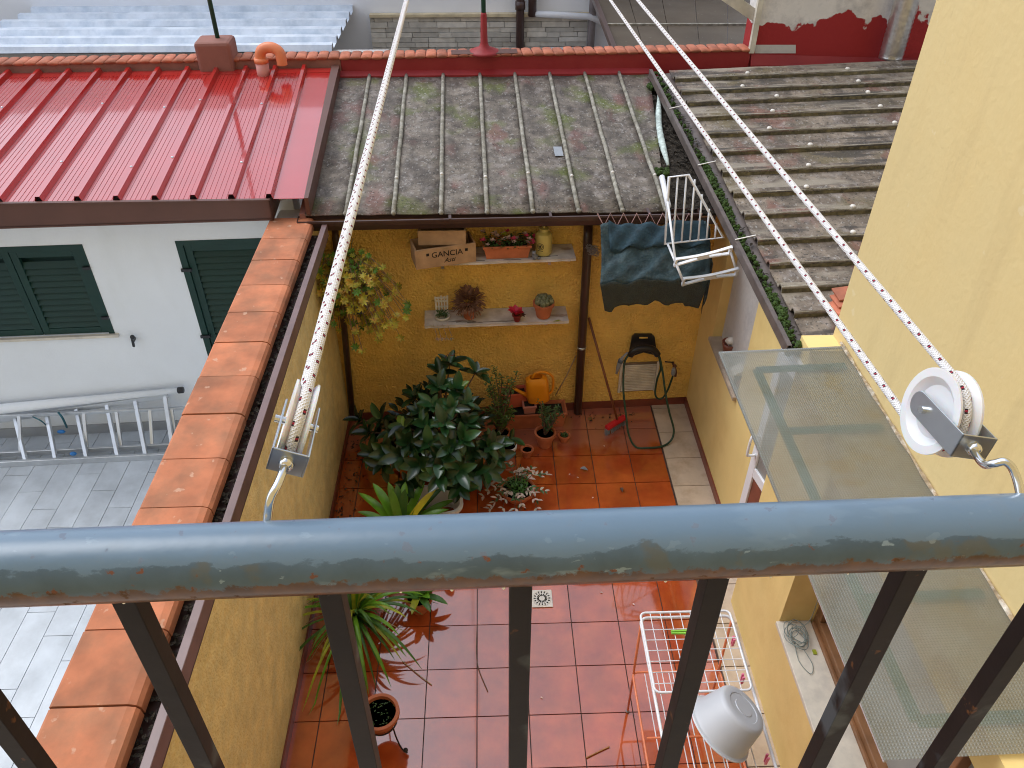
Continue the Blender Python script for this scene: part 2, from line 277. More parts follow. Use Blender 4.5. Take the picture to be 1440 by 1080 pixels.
# ---------------------------------------------------------------- mesh building
WL = {}
class MB:
    def __init__(s): s.v = []; s.f = []; s.uv = []
    def add(s, vs, fs):
        k = len(s.v); s.v += [tuple(p) for p in vs]; s.f += [tuple(i + k for i in f) for f in fs]; return s
    def box(s, c, sz, rot=None):
        c = V(c); h = V(sz) / 2; vs = []
        for x in (-1, 1):
            for y in (-1, 1):
                for z in (-1, 1):
                    p = V((x * h.x, y * h.y, z * h.z)); vs.append(c + (rot @ p if rot else p))
        return s.add(vs, [(0, 1, 3, 2), (4, 6, 7, 5), (0, 4, 5, 1), (2, 3, 7, 6), (0, 2, 6, 4), (1, 5, 7, 3)])
    def slab(s, p, thick, d=None):
        """polygon p given a thickness along -d"""
        p = [V(q) for q in p]
        if d is None: d = (p[1] - p[0]).cross(p[2] - p[0]).normalized()
        n_ = len(p); q = [a - V(d) * thick for a in p]
        return s.add(p + q, [tuple(range(n_)), tuple(range(2 * n_ - 1, n_ - 1, -1))] + [(i, i + n_, (i + 1) % n_ + n_, (i + 1) % n_) for i in range(n_)])
    def bar(s, a, b, w, h, up=UP, ext=0):
        a, b = V(a), V(b); d = (b - a).normalized(); a = a - d * ext; b = b + d * ext
        sd_ = d.cross(V(up)); sd_ = sd_.normalized() if sd_.length > 1e-4 else V((1, 0, 0)); u = sd_.cross(d).normalized()
        vs = [e + sd_ * w / 2 * x + u * h / 2 * y for e in (a, b) for x, y in ((-1, -1), (1, -1), (1, 1), (-1, 1))]
        return s.add(vs, [(3, 2, 1, 0), (4, 5, 6, 7), (0, 1, 5, 4), (1, 2, 6, 5), (2, 3, 7, 6), (3, 0, 4, 7)])
    def tube(s, pts, r, seg=8, closed=False, cap=True, uv=False):
        pts = [V(p) for p in pts]; k = len(pts); rr = r if isinstance(r, (list, tuple)) else [r] * k
        base = len(s.v); prev = None; L = 0; Ls = []
        for i, p in enumerate(pts):
            if closed: t = pts[(i + 1) % k] - pts[i - 1]
            else: t = pts[min(i + 1, k - 1)] - pts[max(i - 1, 0)]
            t = t.normalized() if t.length > 1e-9 else UP
            if prev is None: a = t.cross(UP) if abs(t.z) < .95 else t.cross(V((1, 0, 0)))
            else: a = prev - t * prev.dot(t)
            a.normalize(); prev = a; b_ = t.cross(a)
            if i: L += (p - pts[i - 1]).length
            Ls.append(L)
            s.v += [tuple(p + (a * math.cos(q) + b_ * math.sin(q)) * rr[i]) for q in (2 * math.pi * j / seg for j in range(seg))]
        for i in range(k if closed else k - 1):
            for j in range(seg):
                A = base + i * seg; B = base + ((i + 1) % k) * seg
                s.f.append((A + j, A + (j + 1) % seg, B + (j + 1) % seg, B + j))
                if uv: s.uv.append(((j / seg, Ls[i]), ((j + 1) / seg, Ls[i]), ((j + 1) / seg, Ls[(i + 1) % k]), (j / seg, Ls[(i + 1) % k])))
        if cap and not closed and not uv:
            s.f.append(tuple(base + j for j in range(seg))[::-1]); s.f.append(tuple(base + (k - 1) * seg + j for j in range(seg)))
        return s
    def lathe(s, prof, c=(0, 0, 0), seg=24, rot=None, sx=1, sy=1):
        c = V(c); base = len(s.v)
        for r, z in prof:
            for j in range(seg):
                a = 2 * math.pi * j / seg; p = V((r * math.cos(a) * sx, r * math.sin(a) * sy, z)); s.v.append(tuple(c + (rot @ p if rot else p)))
        for i in range(len(prof) - 1):
            for j in range(seg):
                s.f.append((base + i * seg + j, base + i * seg + (j + 1) % seg, base + (i + 1) * seg + (j + 1) % seg, base + (i + 1) * seg + j))
        if prof[0][0] > 1e-5: s.f.append(tuple(base + j for j in range(seg))[::-1])
        if prof[-1][0] > 1e-5: s.f.append(tuple(base + (len(prof) - 1) * seg + j for j in range(seg)))
        return s
    def ball(s, c, r, seg=10, sq=(1, 1, 1), rot=None, jit=0):
        c = V(c); n_ = max(4, seg // 2); vs = []; 
        for i in range(n_ + 1):
            th = math.pi * i / n_
            for j in range(seg):
                a = 2 * math.pi * j / seg; k = 1 + random.uniform(-jit, jit)
                p = V((math.sin(th) * math.cos(a) * sq[0], math.sin(th) * math.sin(a) * sq[1], math.cos(th) * sq[2])) * r * k
                vs.append(c + (rot @ p if rot else p))
        return s.add(vs, [(i * seg + j, (i + 1) * seg + j, (i + 1) * seg + (j + 1) % seg, i * seg + (j + 1) % seg) for i in range(n_) for j in range(seg)])
    def grid(s, rows):
        k = len(rows[0]); vs = [p for r in rows for p in r]
        return s.add(vs, [(i * k + j, i * k + j + 1, (i + 1) * k + j + 1, (i + 1) * k + j) for i in range(len(rows) - 1) for j in range(k - 1)])
    def leaf(s, base, d, L, w, nrm=None, droop=.3, n_=5, fold=.15, tip=.9):
        base, d = V(base), V(d).normalized(); nrm = V(nrm) if nrm else UP
        sd_ = d.cross(nrm); sd_ = sd_.normalized() if sd_.length > 1e-3 else V((1, 0, 0)); u = sd_.cross(d).normalized(); rows = []
        for i in range(n_ + 1):
            t = i / n_; ww = w / 2 * max(.04, math.sin(math.pi * min(1, (t * .96 + .04)) ** tip)); c = base + d * L * t * (1 - .15 * droop * t) + V((0, 0, -1)) * droop * L * t * t * .6
            rows.append([c - sd_ * ww + u * ww * fold * 2, c, c + sd_ * ww + u * ww * fold * 2])
        return s.grid(rows)
    def mesh(s, name, smooth=False):
        me = bpy.data.meshes.new(name); me.from_pydata(s.v, [], s.f)
        if s.uv:
            uvl = me.uv_layers.new(name='UVMap'); i = 0
            for q in s.uv:
                for c in q: uvl.data[i].uv = c; i += 1
        bm = bmesh.new(); bm.from_mesh(me); bmesh.ops.recalc_face_normals(bm, faces=bm.faces); bm.to_mesh(me); bm.free()
        if smooth: me.shade_smooth()
        return me
def put(name, mb, mat, parent=None, smooth=False, bevel=0, sol=0, auto=False, label=None, kind=None, base=False):
    me = mb.mesh(name, smooth); co = [v.co for v in me.vertices]
    lo = V([min(c[i] for c in co) for i in range(3)]); hi = V([max(c[i] for c in co) for i in range(3)])
    o_ = (lo + hi) / 2
    if parent is None: o_.z = lo.z
    me.transform(Matrix.Translation(-o_)); me.materials.append(mat)
    o = bpy.data.objects.new(name, me); COL.objects.link(o)
    pw = WL[parent.name] if parent else V((0, 0, 0))
    o.location = o_ - pw; o.parent = parent; WL[o.name] = o_
    if auto and smooth: me.set_sharp_from_angle(angle=R(35))
    if sol: md = o.modifiers.new('thickness', 'SOLIDIFY'); md.thickness = sol; md.offset = 0
    if bevel: md = o.modifiers.new('bevel', 'BEVEL'); md.width = bevel; md.segments = 2; md.limit_method = 'ANGLE'; md.angle_limit = R(50)
    if label: o['label'] = label
    if kind: o['kind'] = kind
    return o
def tag(o, label, cat, group=None):
    o['label'] = label; o['category'] = cat
    if group: o['group'] = group
    return o
def thing(name, label, cat, loc, group=None):
    o = bpy.data.objects.new(name, None); COL.objects.link(o); o.location = V(loc); o.empty_display_size = .1; WL[o.name] = V(loc)
    return tag(o, label, cat, group)
def piece(name, me, parent, mtx):         # mtx in world space, translation + rotation + scale; parent unrotated
    o = bpy.data.objects.new(name, me); COL.objects.link(o); o.parent = parent
    pw = WL[parent.name] if parent else V((0, 0, 0)); m2 = mtx.copy(); m2.translation = mtx.translation - pw; o.matrix_local = m2; WL[o.name] = mtx.translation.copy()
    return o
def shared(mb, name, mat, smooth=False):
    me = mb.mesh(name, smooth); me.materials.append(mat); return me
def curve(pts, n_=8, closed=False):
    pts = [V(p) for p in pts]; out = []; k = len(pts)
    for i in range(k if closed else k - 1):
        g = (lambda j: pts[j % k]) if closed else (lambda j: pts[min(max(j, 0), k - 1)])
        a, b_, c, d = g(i - 1), g(i), g(i + 1), g(i + 2)
        for j in range(n_):
            t = j / n_; out.append(.5 * ((2 * b_) + (c - a) * t + (2 * a - 5 * b_ + 4 * c - d) * t * t + (3 * b_ - a - 3 * c + d) * t ** 3))
    if not closed: out.append(pts[-1])
    return out
def rotz(a): return Matrix.Rotation(a, 3, 'Z')
def frame3(x, y, z): return Matrix((x, y, z)).transposed()
BROT = frame3(bdir, -bnrm, UP)            # local x along the back wall, y into it
def rr_(a, b_): return random.uniform(a, b_)

# ================================================================ GROUND AND FLOORS
put('ground', MB().add([(-60, -60, -.12), (60, -60, -.12), (60, 60, -.12), (-60, 60, -.12)], [(0, 1, 2, 3)]), m_ground, kind='structure')
wallY = lambda x: WA.y + (x - WA.x) * bdir.y / bdir.x
def cliprect(x0, x1, y0, y1, off=0):
    a, b_ = wallY(x0) - off, wallY(x1) - off
    return [(x0, y0), (x1, y0), (x1, min(y1, b_)), (x0, min(y1, a))]
floor = put('courtyard_floor', MB().slab([(LWX, -.9, -.012), (RWX, -.9, -.012), (RWX, wallY(RWX), -.012), (LWX, wallY(LWX), -.012)], .09, UP), m_grout, kind='structure')
PX, PY = .333, .341; g = .0035
BX = 1.512
xs = [-.452 + PX * k for k in range(-3, 7)]
ys = [2.665 + PY * k for k in range(-8, 11)]
def tile_piece(x0, x1, y0, y1, mat, parent, zt=0, name='tile', gap=g, th=.012):
    q = cliprect(x0 + gap, x1 - gap, y0 + gap, y1 - gap, .004)
    if q[2][1] - q[1][1] < .02: return
    dz = rr_(-.0007, .0007); tl = rr_(-.0008, .0008)
    o = put(name, MB().slab([(q[0][0], q[0][1], zt + dz), (q[1][0], q[1][1], zt + dz + tl), (q[2][0], q[2][1], zt + dz), (q[3][0], q[3][1], zt + dz - tl)], th, UP), mat, parent)
    return o
for i in range(len(xs)):
    for j in range(len(ys) - 1):
        x0 = xs[i]; x1 = xs[i] + PX
        x0 = max(x0, LWX); x1 = min(x1, BX)
        if x1 - x0 < .04 or ys[j] > 5.9 or ys[j] < .2: continue
        tile_piece(x0, x1, ys[j], min(ys[j + 1], 6.2), m_tile, floor)
yb = [.6 + .338 * k for k in range(20)]
for j in range(len(yb) - 1):
    if yb[j] < 5.8: tile_piece(BX + .01, RWX - .01, yb[j], yb[j + 1], m_border, floor, .004, 'border_tile')
yard = put('neighbour_yard_floor', MB().slab([(-9, -2, -.012), (-1.5, -2, -.012), (-1.5, wallY(-1.5), -.012), (-9, wallY(-9), -.012)], .09, UP), m_joint, kind='structure')
for i in range(18):
    x1 = -1.53 - i * .2; x0 = x1 - .2
    for j in range(-1, 9):
        y0 = .75 + (i % 3) * .2 + j * .6
        if y0 > 5.5: continue
        tile_piece(x0, x1, y0, y0 + .6, m_pave, yard, 0, 'paving_tile', .0022)

# drain in the floor
dc = onZ(762, 842, .004); 
dr = thing('floor_drain', 'round slotted drain grate in a pale square plate set in the wet red tiles', 'drain', dc)
put('plate', MB().box(dc + V((0, 0, .002)), (.15, .15, .006)), m_ceram, dr, bevel=.002)
gm = MB(); 
for a in range(16):
    q = 2 * math.pi * a / 16
    for r0, r1 in ((.022, .038), (.046, .060)):
        gm.bar(dc + V((math.cos(q) * r0, math.sin(q) * r0, .0072)), dc + V((math.cos(q) * r1, math.sin(q) * r1, .0072)), .007, .003)
put('slots', gm, m_dark, dr)
put('grate_rim', MB().tube([dc + V((math.cos(q) * .066, math.sin(q) * .066, .006)) for q in (2 * math.pi * k / 24 for k in range(24))], .003, 6, True), m_ceram, dr)

# ================================================================ DIVIDING WALL (left)
capz = 2.17; cx0, cx1 = -1.575, -1.258; endY = 5.36
lw = thing('dividing_wall', 'low ochre pebbledash wall topped with square terracotta coping tiles, between courtyard and white yard', 'wall', (-1.42, 2.5, 0))
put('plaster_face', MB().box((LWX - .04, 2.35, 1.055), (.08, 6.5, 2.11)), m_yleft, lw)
put('white_face', MB().box((-1.45, 2.35, 1.055), (.23, 6.5, 2.11)), m_white, lw)
# coping joints as seen: distances along the wall
jl = []
for px, py in ((408, 335), (367, 367), (345, 401), (326, 440), (302, 481), (280, 528), (260, 583), (232, 643)): jl.append(py)
ycop = [onZ(350, y, capz).y for y in (336, 366, 401, 439, 481, 528.5, 581, 643)]
st = (ycop[0] - ycop[-1]) / 7
yy = [ycop[0] + st, ] + ycop + [ycop[-1] - st * k for k in range(1, 12)]
yy[0] = min(yy[0], endY)
for k in range(len(yy) - 1):
    a, b_ = yy[k + 1] + .003, yy[k] - .003
    mb = MB(); dz = rr_(-.003, .003); rows = []
    prof = [(cx0, -.055), (cx0, -.008), (cx0 + .012, 0), (cx1 - .04, .002), (cx1 - .012, -.006), (cx1, -.022), (cx1 + .004, -.06)]
    ya = [(a, b_)]
    vs = [V((x + rr_(-.001, .001), y, capz + z + dz)) for y in (a, b_) for x, z in prof]; n_ = len(prof)
    mb.add(vs, [(i, i + 1, n_ + i + 1, n_ + i) for i in range(n_ - 1)] + [(n_ - 1, 0, n_, 2 * n_ - 1), tuple(range(n_)), tuple(range(2 * n_ - 1, n_ - 1, -1))])
    put('coping_tile', mb, m_coping, lw, bevel=.0015)
put('mortar_bed', MB().box((-1.42, 2.3, capz - .045), (.29, 6.1, .05)), m_mortar, lw)
put('skirting', MB().box((LWX + .008, 2.35, .04), (.012, 6.5, .08)), m_skirt, lw)
ch = thing('wall_channel', 'narrow purple brown metal channel full of leaves along the courtyard side of the coping', 'gutter', (-1.22, 2.5, 2.05))
xa, xb = -1.19, -1.152
put('outer_lip', MB().box(((xa + xb) / 2, 2.2, 2.15), (xb - xa, 6.1, .012)), m_strip, ch, bevel=.003)
put('side', MB().box((xb - .004, 2.2, 2.105), (.006, 6.1, .085)), m_strip, ch)
put('trough_floor', MB().box((-1.222, 2.2, 2.065), (.14, 6.1, .006)), m_gutter, ch)
dmb = MB()
for k in range(900):
    p = V((rr_(-1.28, -1.195), rr_(-.6, 5.2), 2.075 + rr_(0, .03))); a = rr_(0, 6.28)
    dmb.leaf(p, (math.cos(a), math.sin(a), rr_(-.2, .5)), rr_(.02, .045), rr_(.01, .025), droop=.2, n_=3)
put('leaf_litter', dmb, m_debris, ch, kind='stuff')

# ================================================================ BACK SHED (yellow wall + grey roof)
eaveO = .28
s_of = lambda px, py, off: bs(bw(px, py, off))
cb_l, cb_r = bw(427, 303, eaveO), bw(938, 297, eaveO)
ct_l, ct_r = bw(470, 108, -2.05), bw(913, 103, -2.05)
shed = thing('rear_shed', 'low shed with rough yellow wall and mossy grey sheet roof behind the courtyard', 'shed', bpt(1.5, -1, 0))
def bbox_(mb, s0, s1, o0, o1, z0, z1):
    return mb.box(bpt((s0 + s1) / 2, (o0 + o1) / 2, (z0 + z1) / 2), (s1 - s0, abs(o1 - o0), z1 - z0), BROT)
put('wall', bbox_(MB(), bs(V((LWX - .01, wallY(LWX), 0))), bs(V((RWX + .3, wallY(RWX + .3), 0))), 0, -.2, 0, 2.12), m_yback, shed)
put('skirting', bbox_(MB(), -.03, bs(V((RWX, wallY(RWX), 0))), .001, .012, 0, .08), m_skirt, shed)
sh_n = (ct_l - cb_l).cross(cb_r - cb_l).normalized(); sh_n = sh_n if sh_n.z > 0 else -sh_n
ribt = [519, 569.5, 620.5, 671.7, 720.7, 770, 820, 868.5]
ribb = [484.5, 550, 616, 680.5, 745, 810, 873, 936]
tt = lambda x: (x - 470) / (913 - 470); tb = lambda x: (x - 427) / (938 - 427)
edges = [(0, 0)] + [(tb(b_), tt(a)) for a, b_ in zip(ribt, ribb)] + [(1.0, 1.0)]
sheet_th = .01
for k in range(len(edges) - 1):
    (b0, t0), (b1, t1) = edges[k], edges[k + 1]
    if b1 - b0 < .01 and t1 - t0 < .05: b1 = 1.0
    rows = []
    dz = rr_(-.004, .004)
    for i in range(9):
        v = i / 8; L_ = lerp(lerp(cb_l, cb_r, b0), lerp(ct_l, ct_r, t0), v); R_ = lerp(lerp(cb_l, cb_r, b1), lerp(ct_l, ct_r, t1), v)
        rows.append([lerp(L_, R_, j / 4) + sh_n * (dz + rr_(-.003, .003) - .006 * math.sin(math.pi * j / 4)) for j in range(5)])
    put('roof_sheet', MB().grid(rows), m_fibre, shed, smooth=True, sol=.01)
for k in range(1, 9):
    b0, t0 = edges[k]
    p0, p1 = lerp(cb_l, cb_r, b0) + sh_n * .012, lerp(ct_l, ct_r, t0) + sh_n * .012
    pts = [lerp(p0, p1, i / 10) + V((rr_(-.003, .003), 0, rr_(-.002, .002))) for i in range(11)]
    rb = put('roof_rib', MB().tube(pts, .017, 8), m_rib, shed, smooth=True)
    put('end_cap', MB().ball(p0, .02, 8), m_rib, rb, smooth=True)
    for q in ((.20, .22)[k % 2],):
        c = lerp(p0, p1, q) + sh_n * .016; put('screw_cap', MB().ball(c, .015, 8, (1, 1, .8)), m_ceram, rb, smooth=True)
pt_ = lerp(lerp(cb_l, cb_r, tb(784)), lerp(ct_l, ct_r, tt(776)), .38)
# sloped mortar edge against the red roof
put('roof_edge', MB().slab([cb_l + V((-.03, 0, .012)), cb_l + V((.012, 0, .012)), ct_l + V((.012, 0, .012)), ct_l + V((-.03, 0, .012))], .09, UP), m_brownpar, shed)
put('patch', MB().grid([[pt_ + (cb_r - cb_l).normalized() * x * .05 + (ct_l - cb_l).normalized() * y * .09 + sh_n * .012 for x in (-.6, 0, .8)] for y in (-1, 0, .7)]), m_grey, shed)
put('eaves_board', MB().bar(cb_l + bnrm * -.07 + V((0, 0, -.08)), cb_r + bnrm * -.07 + V((.4, 0, -.08)), .02, .12), m_gutter, shed)
put('underside', MB().slab([cb_l + V((0, 0, -.05)), cb_r + V((.35, 0, -.05)), bpt(3.3, -.1, 2.1), bpt(-.1, -.1, 2.1)], .01, UP), m_frame, shed)
# gutter
gl, gr = bw(418, 312, .34), bw(985, 300, .34)
gut = thing('eaves_gutter', 'dark brown metal gutter along the eaves of the grey roof above the shelves', 'gutter', gl)
gd = (gr - gl).normalized()
def gutter_mesh(a, b_, w, h, out, th=.004):
    """open channel from a to b_; out = horizontal unit vector away from the roof"""
    prof = [(0, 0), (0, -h), (w * .75, -h), (w, -h * .45), (w, 0), (w + .012, 0), (w + .012, -.014)]
    inner = [(x, z) for x, z in prof]
    rows = [[V(e) + V(out) * x + V((0, 0, z)) for x, z in inner] for e in (a, b_)]
    return MB().grid(rows)
put('channel', gutter_mesh(gl + bnrm * -.09 + V((0, 0, .0)), gr + bnrm * -.09, .09, .085, bnrm), m_gutter, gut, sol=.004)
for e in (gl, gr):
    put('end_plate', MB().slab([e - bnrm * .09, e, e + V((0, 0, -.04)) , e - bnrm * .02 + V((0, 0, -.085)), e - bnrm * .09 + V((0, 0, -.085))], .005, gd), m_gutter, gut)
for k in range(4):
    e = lerp(gl, gr, .12 + k * .25)
    put('bracket', MB().bar(e - bnrm * .1 + V((0, 0, .004)), e + bnrm * .012 + V((0, 0, .004)), .02, .003), m_gutter, gut)
# downpipes
def downpipe(label, top, bot, r, name='downpipe', mat=None, offt=.08, offb=.07, clips=(.42,)):
    a, b_ = bw(*top, offt), bw(*bot, offb); b_.z = max(b_.z, .01)
    t = thing(name, label, 'pipe', b_); mat = mat or m_gutter
    put('pipe', MB().tube([a + V((0, .06, .12)), a + V((0, .02, .02)), a + V((0, 0, -.04)), b_], r, 12), mat, t, smooth=True)
    for q in clips: put('clip', MB().tube([lerp(b_, a, q) + V((0, 0, -.01)), lerp(b_, a, q) + V((0, 0, .01))], r + .005, 12), m_zinc, t, smooth=True)
    return t
downpipe('thick dark brown downpipe standing against the back wall right of the shelves', (827, 338), (812, 583), .037)
downpipe('thin brown downpipe in the left corner behind the hanging plant', (472, 340), (496, 587), .027, offt=.04, offb=.04, clips=())

# ================================================================ WHITE HOUSE (left, behind)
fb_l, fb_r = bw(0, 322, .3), bw(385, 310, .3)         # fascia bottom
rb_l, rb_r = bw(0, 289, .34), bw(427, 283, .34)       # roof lower edge
rt_l, rt_r = bw(0, 104, -2.05), bw(467, 96, -2.05)
gut_r = bw(385, 284, .34)
for pr in ((fb_l, fb_r), (rb_l, rb_r), (rt_l, rt_r)):
    d = pr[1] - pr[0]; pr[0][:] = pr[0] - d * .9
hs_ = thing('white_house', 'white rendered house with a shiny red ribbed metal roof beyond the dividing wall', 'house', bpt(-2.5, -1, 0))
sW0, sW1 = -7.5, s_of(390, 300, 0)
# wall with two openings, built from blocks round them
win = (bw(-60, 344), bw(-60, 470)); 
def wrect(xL, xR, yT, yB, off=0): # s0,s1,z0,z1 of a rectangle on the wall from its drawn corners
    return s_of(xL[0], xL[1], off), s_of(xR[0], xR[1], off)
w_s0, w_s1 = s_of(-140, 470, 0), s_of(162, 469, 0); w_z0, w_z1 = bw(100, 471).z, bw(100, 344).z
d_s0 = s_of(291, 495, 0); d_z1 = bw(300, 337).z; d_s1 = d_s0 + .92
ztop = 2.28
wb = MB(); T = -.25
for (a, b_, c, d) in ((sW0, w_s0, 0, ztop), (w_s0, w_s1, 0, w_z0), (w_s0, w_s1, w_z1, ztop), (w_s1, d_s0, 0, ztop), (d_s0, d_s1, d_z1, ztop), (d_s1, max(sW1, d_s1 + .02), 0, ztop)):
    bbox_(wb, a, b_, 0, T, c, d)
put('wall', wb, m_white, hs_)
put('skirting', bbox_(MB(), sW0, d_s0 - .002, .001, .014, 0, .10), M('grey_stone_skirting', (.33, .34, .35), .4, .1), hs_)
def shutter_leaf(parent, s0, s1, z0, z1, off, slat=.055, mid=True, name='shutter'):
    f = MB(); w = .055
    for a, b_, c, d in ((s0, s0 + w, z0, z1), (s1 - w, s1, z0, z1), (s0 + w, s1 - w, z0, z0 + w), (s0 + w, s1 - w, z1 - w, z1)):
        bbox_(f, a, b_, off, off - .035, c, d)
    sh = put(name, f, m_green, parent, bevel=.003)
    nsl = int((z1 - z0 - 2 * w) / slat); 
    me = None
    for k in range(nsl):
        z = z0 + w + slat * (k + .5)
        c = bpt((s0 + s1) / 2, off - .02, z)
        if me is None: me = shared(MB().box((0, 0, 0), (s1 - s0 - 2 * w, .008, slat * 1.02), None), 'slat', m_green)
        piece('slat', me, sh, Matrix.Translation(c) @ BROT.to_4x4() @ Matrix.Rotation(R(-32), 4, 'X'))
    return sh
wn = put('window', MB(), m_green, hs_) if False else None
wroot = put('window', bbox_(bbox_(bbox_(bbox_(MB(), w_s0, w_s0 + .045, .004, -.05, w_z0, w_z1), w_s1 - .045, w_s1, .004, -.05, w_z0, w_z1), w_s0 + .045, w_s1 - .045, .004, -.05, w_z1 - .045, w_z1), w_s0, w_s1, -.09, -.1, w_z0, w_z1), m_green, hs_)
def shutter_as_part(s0, s1, z0, z1, off):
    return shutter_leaf(hs_, s0, s1, z0, z1, off)
m_ = (w_s1 - w_s0 - .09) / 3
for k in range(3): shutter_as_part(w_s0 + .045 + k * m_ + .003, w_s0 + .045 + (k + 1) * m_ - .003, w_z0 + .005, w_z1 - .05, -.01)
put('window_sill', bbox_(MB(), w_s0 - .03, w_s1 + .03, .03, -.1, w_z0 - .025, w_z0 - .001), m_marble, hs_)
put('door_frame', bbox_(bbox_(bbox_(MB(), d_s0, d_s0 + .05, .004, -.06, 0, d_z1), d_s1 - .05, d_s1, .004, -.06, 0, d_z1), d_s0 + .05, d_s1 - .05, .004, -.06, d_z1 - .04, d_z1), m_green, hs_)
shutter_leaf(hs_, d_s0 + .052, d_s1 - .052, .02, d_z1 - .045, -.01, name='shutter_door')
for q_ in (w_s1 - .05, w_s0 + .04):
    for z_ in (w_z0 + .16, w_z1 - .2): put('hinge', bbox_(MB(), q_ - .004, q_ + .05, .022, .0045, z_ - .012, z_ + .012), m_black, hs_)
for z_ in (.3, 1.0, d_z1 - .25): put('hinge', bbox_(MB(), d_s0 - .01, d_s0 + .07, .022, .0045, z_ - .012, z_ + .012), m_black, hs_)
put('door_back', bbox_(MB(), d_s0, d_s1, -.08, -.1, 0, d_z1), m_dark, hs_)
put('fascia', MB().slab([fb_l, fb_r, V((fb_r.x, fb_r.y, gut_r.z - .005)), V((fb_l.x, fb_l.y, rb_l.z - .005))], .012, bnrm), m_fascia, hs_)
put('fascia_end', MB().slab([fb_r, fb_r - bnrm * .3, V((fb_r.x, fb_r.y, gut_r.z - .02)) - bnrm * .3, V((fb_r.x, fb_r.y, gut_r.z - .006))], .012, bdir), m_fascia, hs_)
put('gutter_floor', MB().slab([fb_l + V((0, 0, .02)), fb_r + V((0, 0, .02)), fb_r - bnrm * .3 + V((0, 0, .02)), fb_l - bnrm * .3 + V((0, 0, .02))], .01, UP), m_fascia, hs_)
put('gutter_rim', MB().bar(V((fb_l.x, fb_l.y, rb_l.z)), V((fb_r.x, fb_r.y, gut_r.z)), .028, .007), m_fascia, hs_)
rb_l2, rb_r2 = rb_l - bnrm * .07 + V((0, 0, -.012)), rb_r - bnrm * .07 + V((0, 0, -.012))
rt_px = [32, 70, 112, 152, 192, 232, 272, 312, 350, 388, 428, 467]
LB = (rb_r2 - rb_l2).length
rn = (rt_l - rb_l2).cross(rb_r2 - rb_l2).normalized(); rn = rn if rn.z > 0 else -rn
# ribs counted from the right: the rib just left of the edge, spacing .262
WT = (rt_r - rt_l).length
ntot = int((rb_r2 - rb_l2).length / .2625) + 1
def red_pt(sr, v): # sr: metres from the right edge along the eave
    a = rb_r2 - bdir * sr + V((0, 0, (rb_l2.z - rb_r2.z) * sr / LB)); b_ = rt_r - bdir * sr + V((0, 0, (rt_l.z - rt_r.z) * sr / WT))
    return lerp(a, b_, v)
def red_profile(x): # x in 0..pitch
    p = .2625; q = x
    if q < .014: return q / .014 * .040
    if q < .042: return .040
    if q < .056: return (.056 - q) / .014 * .040
    k = ((q - .056) / (p - .056)) * 6 % 1
    return .003 if .35 < k < .65 else 0
xsamp = [0, .014, .042, .056] + [.056 + (.2625 - .056) * (j + q) / 6 for j in range(6) for q in (.3, .36, .64, .70)] 
sheet_n = 0; s0 = .222
while s0 < LB - .3:
    cols_ = []
    for r_ in range(4):
        if s0 + (r_ + 1) * .2625 > LB: break
        cols_ += [(s0 + r_ * .2625 + x, red_profile(x)) for x in xsamp]
    if not cols_: break
    last = cols_[-1][0] + .02; cols_.append((s0 + (len(cols_) // len(xsamp)) * .2625 + .001, 0))
    rows = [[red_pt(s_, v) + rn * (h + .001 * (sheet_n % 2)) for s_, h in cols_] for v in (0, .5, 1)]
    sheet = put('roof_sheet', MB().grid(rows), m_redroof, hs_, sol=.003)
    for r_ in range(4):
        for v in (.18, .62):
            if (r_ + sheet_n) % 2: put('roof_screw', MB().ball(red_pt(s0 + r_ * .2625 + .028, v + .02 * r_) + rn * .043, .011, 6, (1, 1, .7)), m_alu, sheet)
    s0 += 4 * .2625; sheet_n += 1
put('roof_sheet', MB().grid([[red_pt(s_, v) + rn * .0 for s_ in (0.0, .10, .223)] for v in (0, .5, 1)]), m_redroof, hs_, sol=.003)
put('roof_flashing', MB().grid([[red_pt(s_, v) + rn * .004 for s_ in (0, 1.5, 3, LB - .1)] for v in (.955, 1)]), m_redroof, hs_, sol=.002)
put('roof_edge_trim', MB().slab([red_pt(0, -.02) + rn * .03, red_pt(-.03, -.02) + rn * .03, red_pt(-.07, 1) + rn * .03, red_pt(0, 1) + rn * .03], .14, rn), m_fascia, hs_)
# wall tap/hook and hardware on the white wall
hk = bw(189, 475, .0)
t = thing('shutter_stay', 'small black shutter stay fixed to the white wall between window and door', 'hook', hk)
put('stem', MB().bar(hk, hk + bnrm * .05, .022, .022), m_black, t)
put('catch', MB().bar(hk + bnrm * .05 + V((-.005, 0, -.055)), hk + bnrm * .05 + V((.005, 0, .045)), .02, .014, bnrm), m_black, t, bevel=.003)
put('ball_end', MB().ball(hk + bnrm * .055 + V((.012, 0, .045)), .02, 8), m_black, t, smooth=True)
# ladder lying on its side against the white wall
def lad(x, y, off): return bw(x, y, off)
ldr = thing('ladder', 'long aluminium double ladder lying on its side along the foot of the white wall', 'ladder', lad(100, 640, .3))
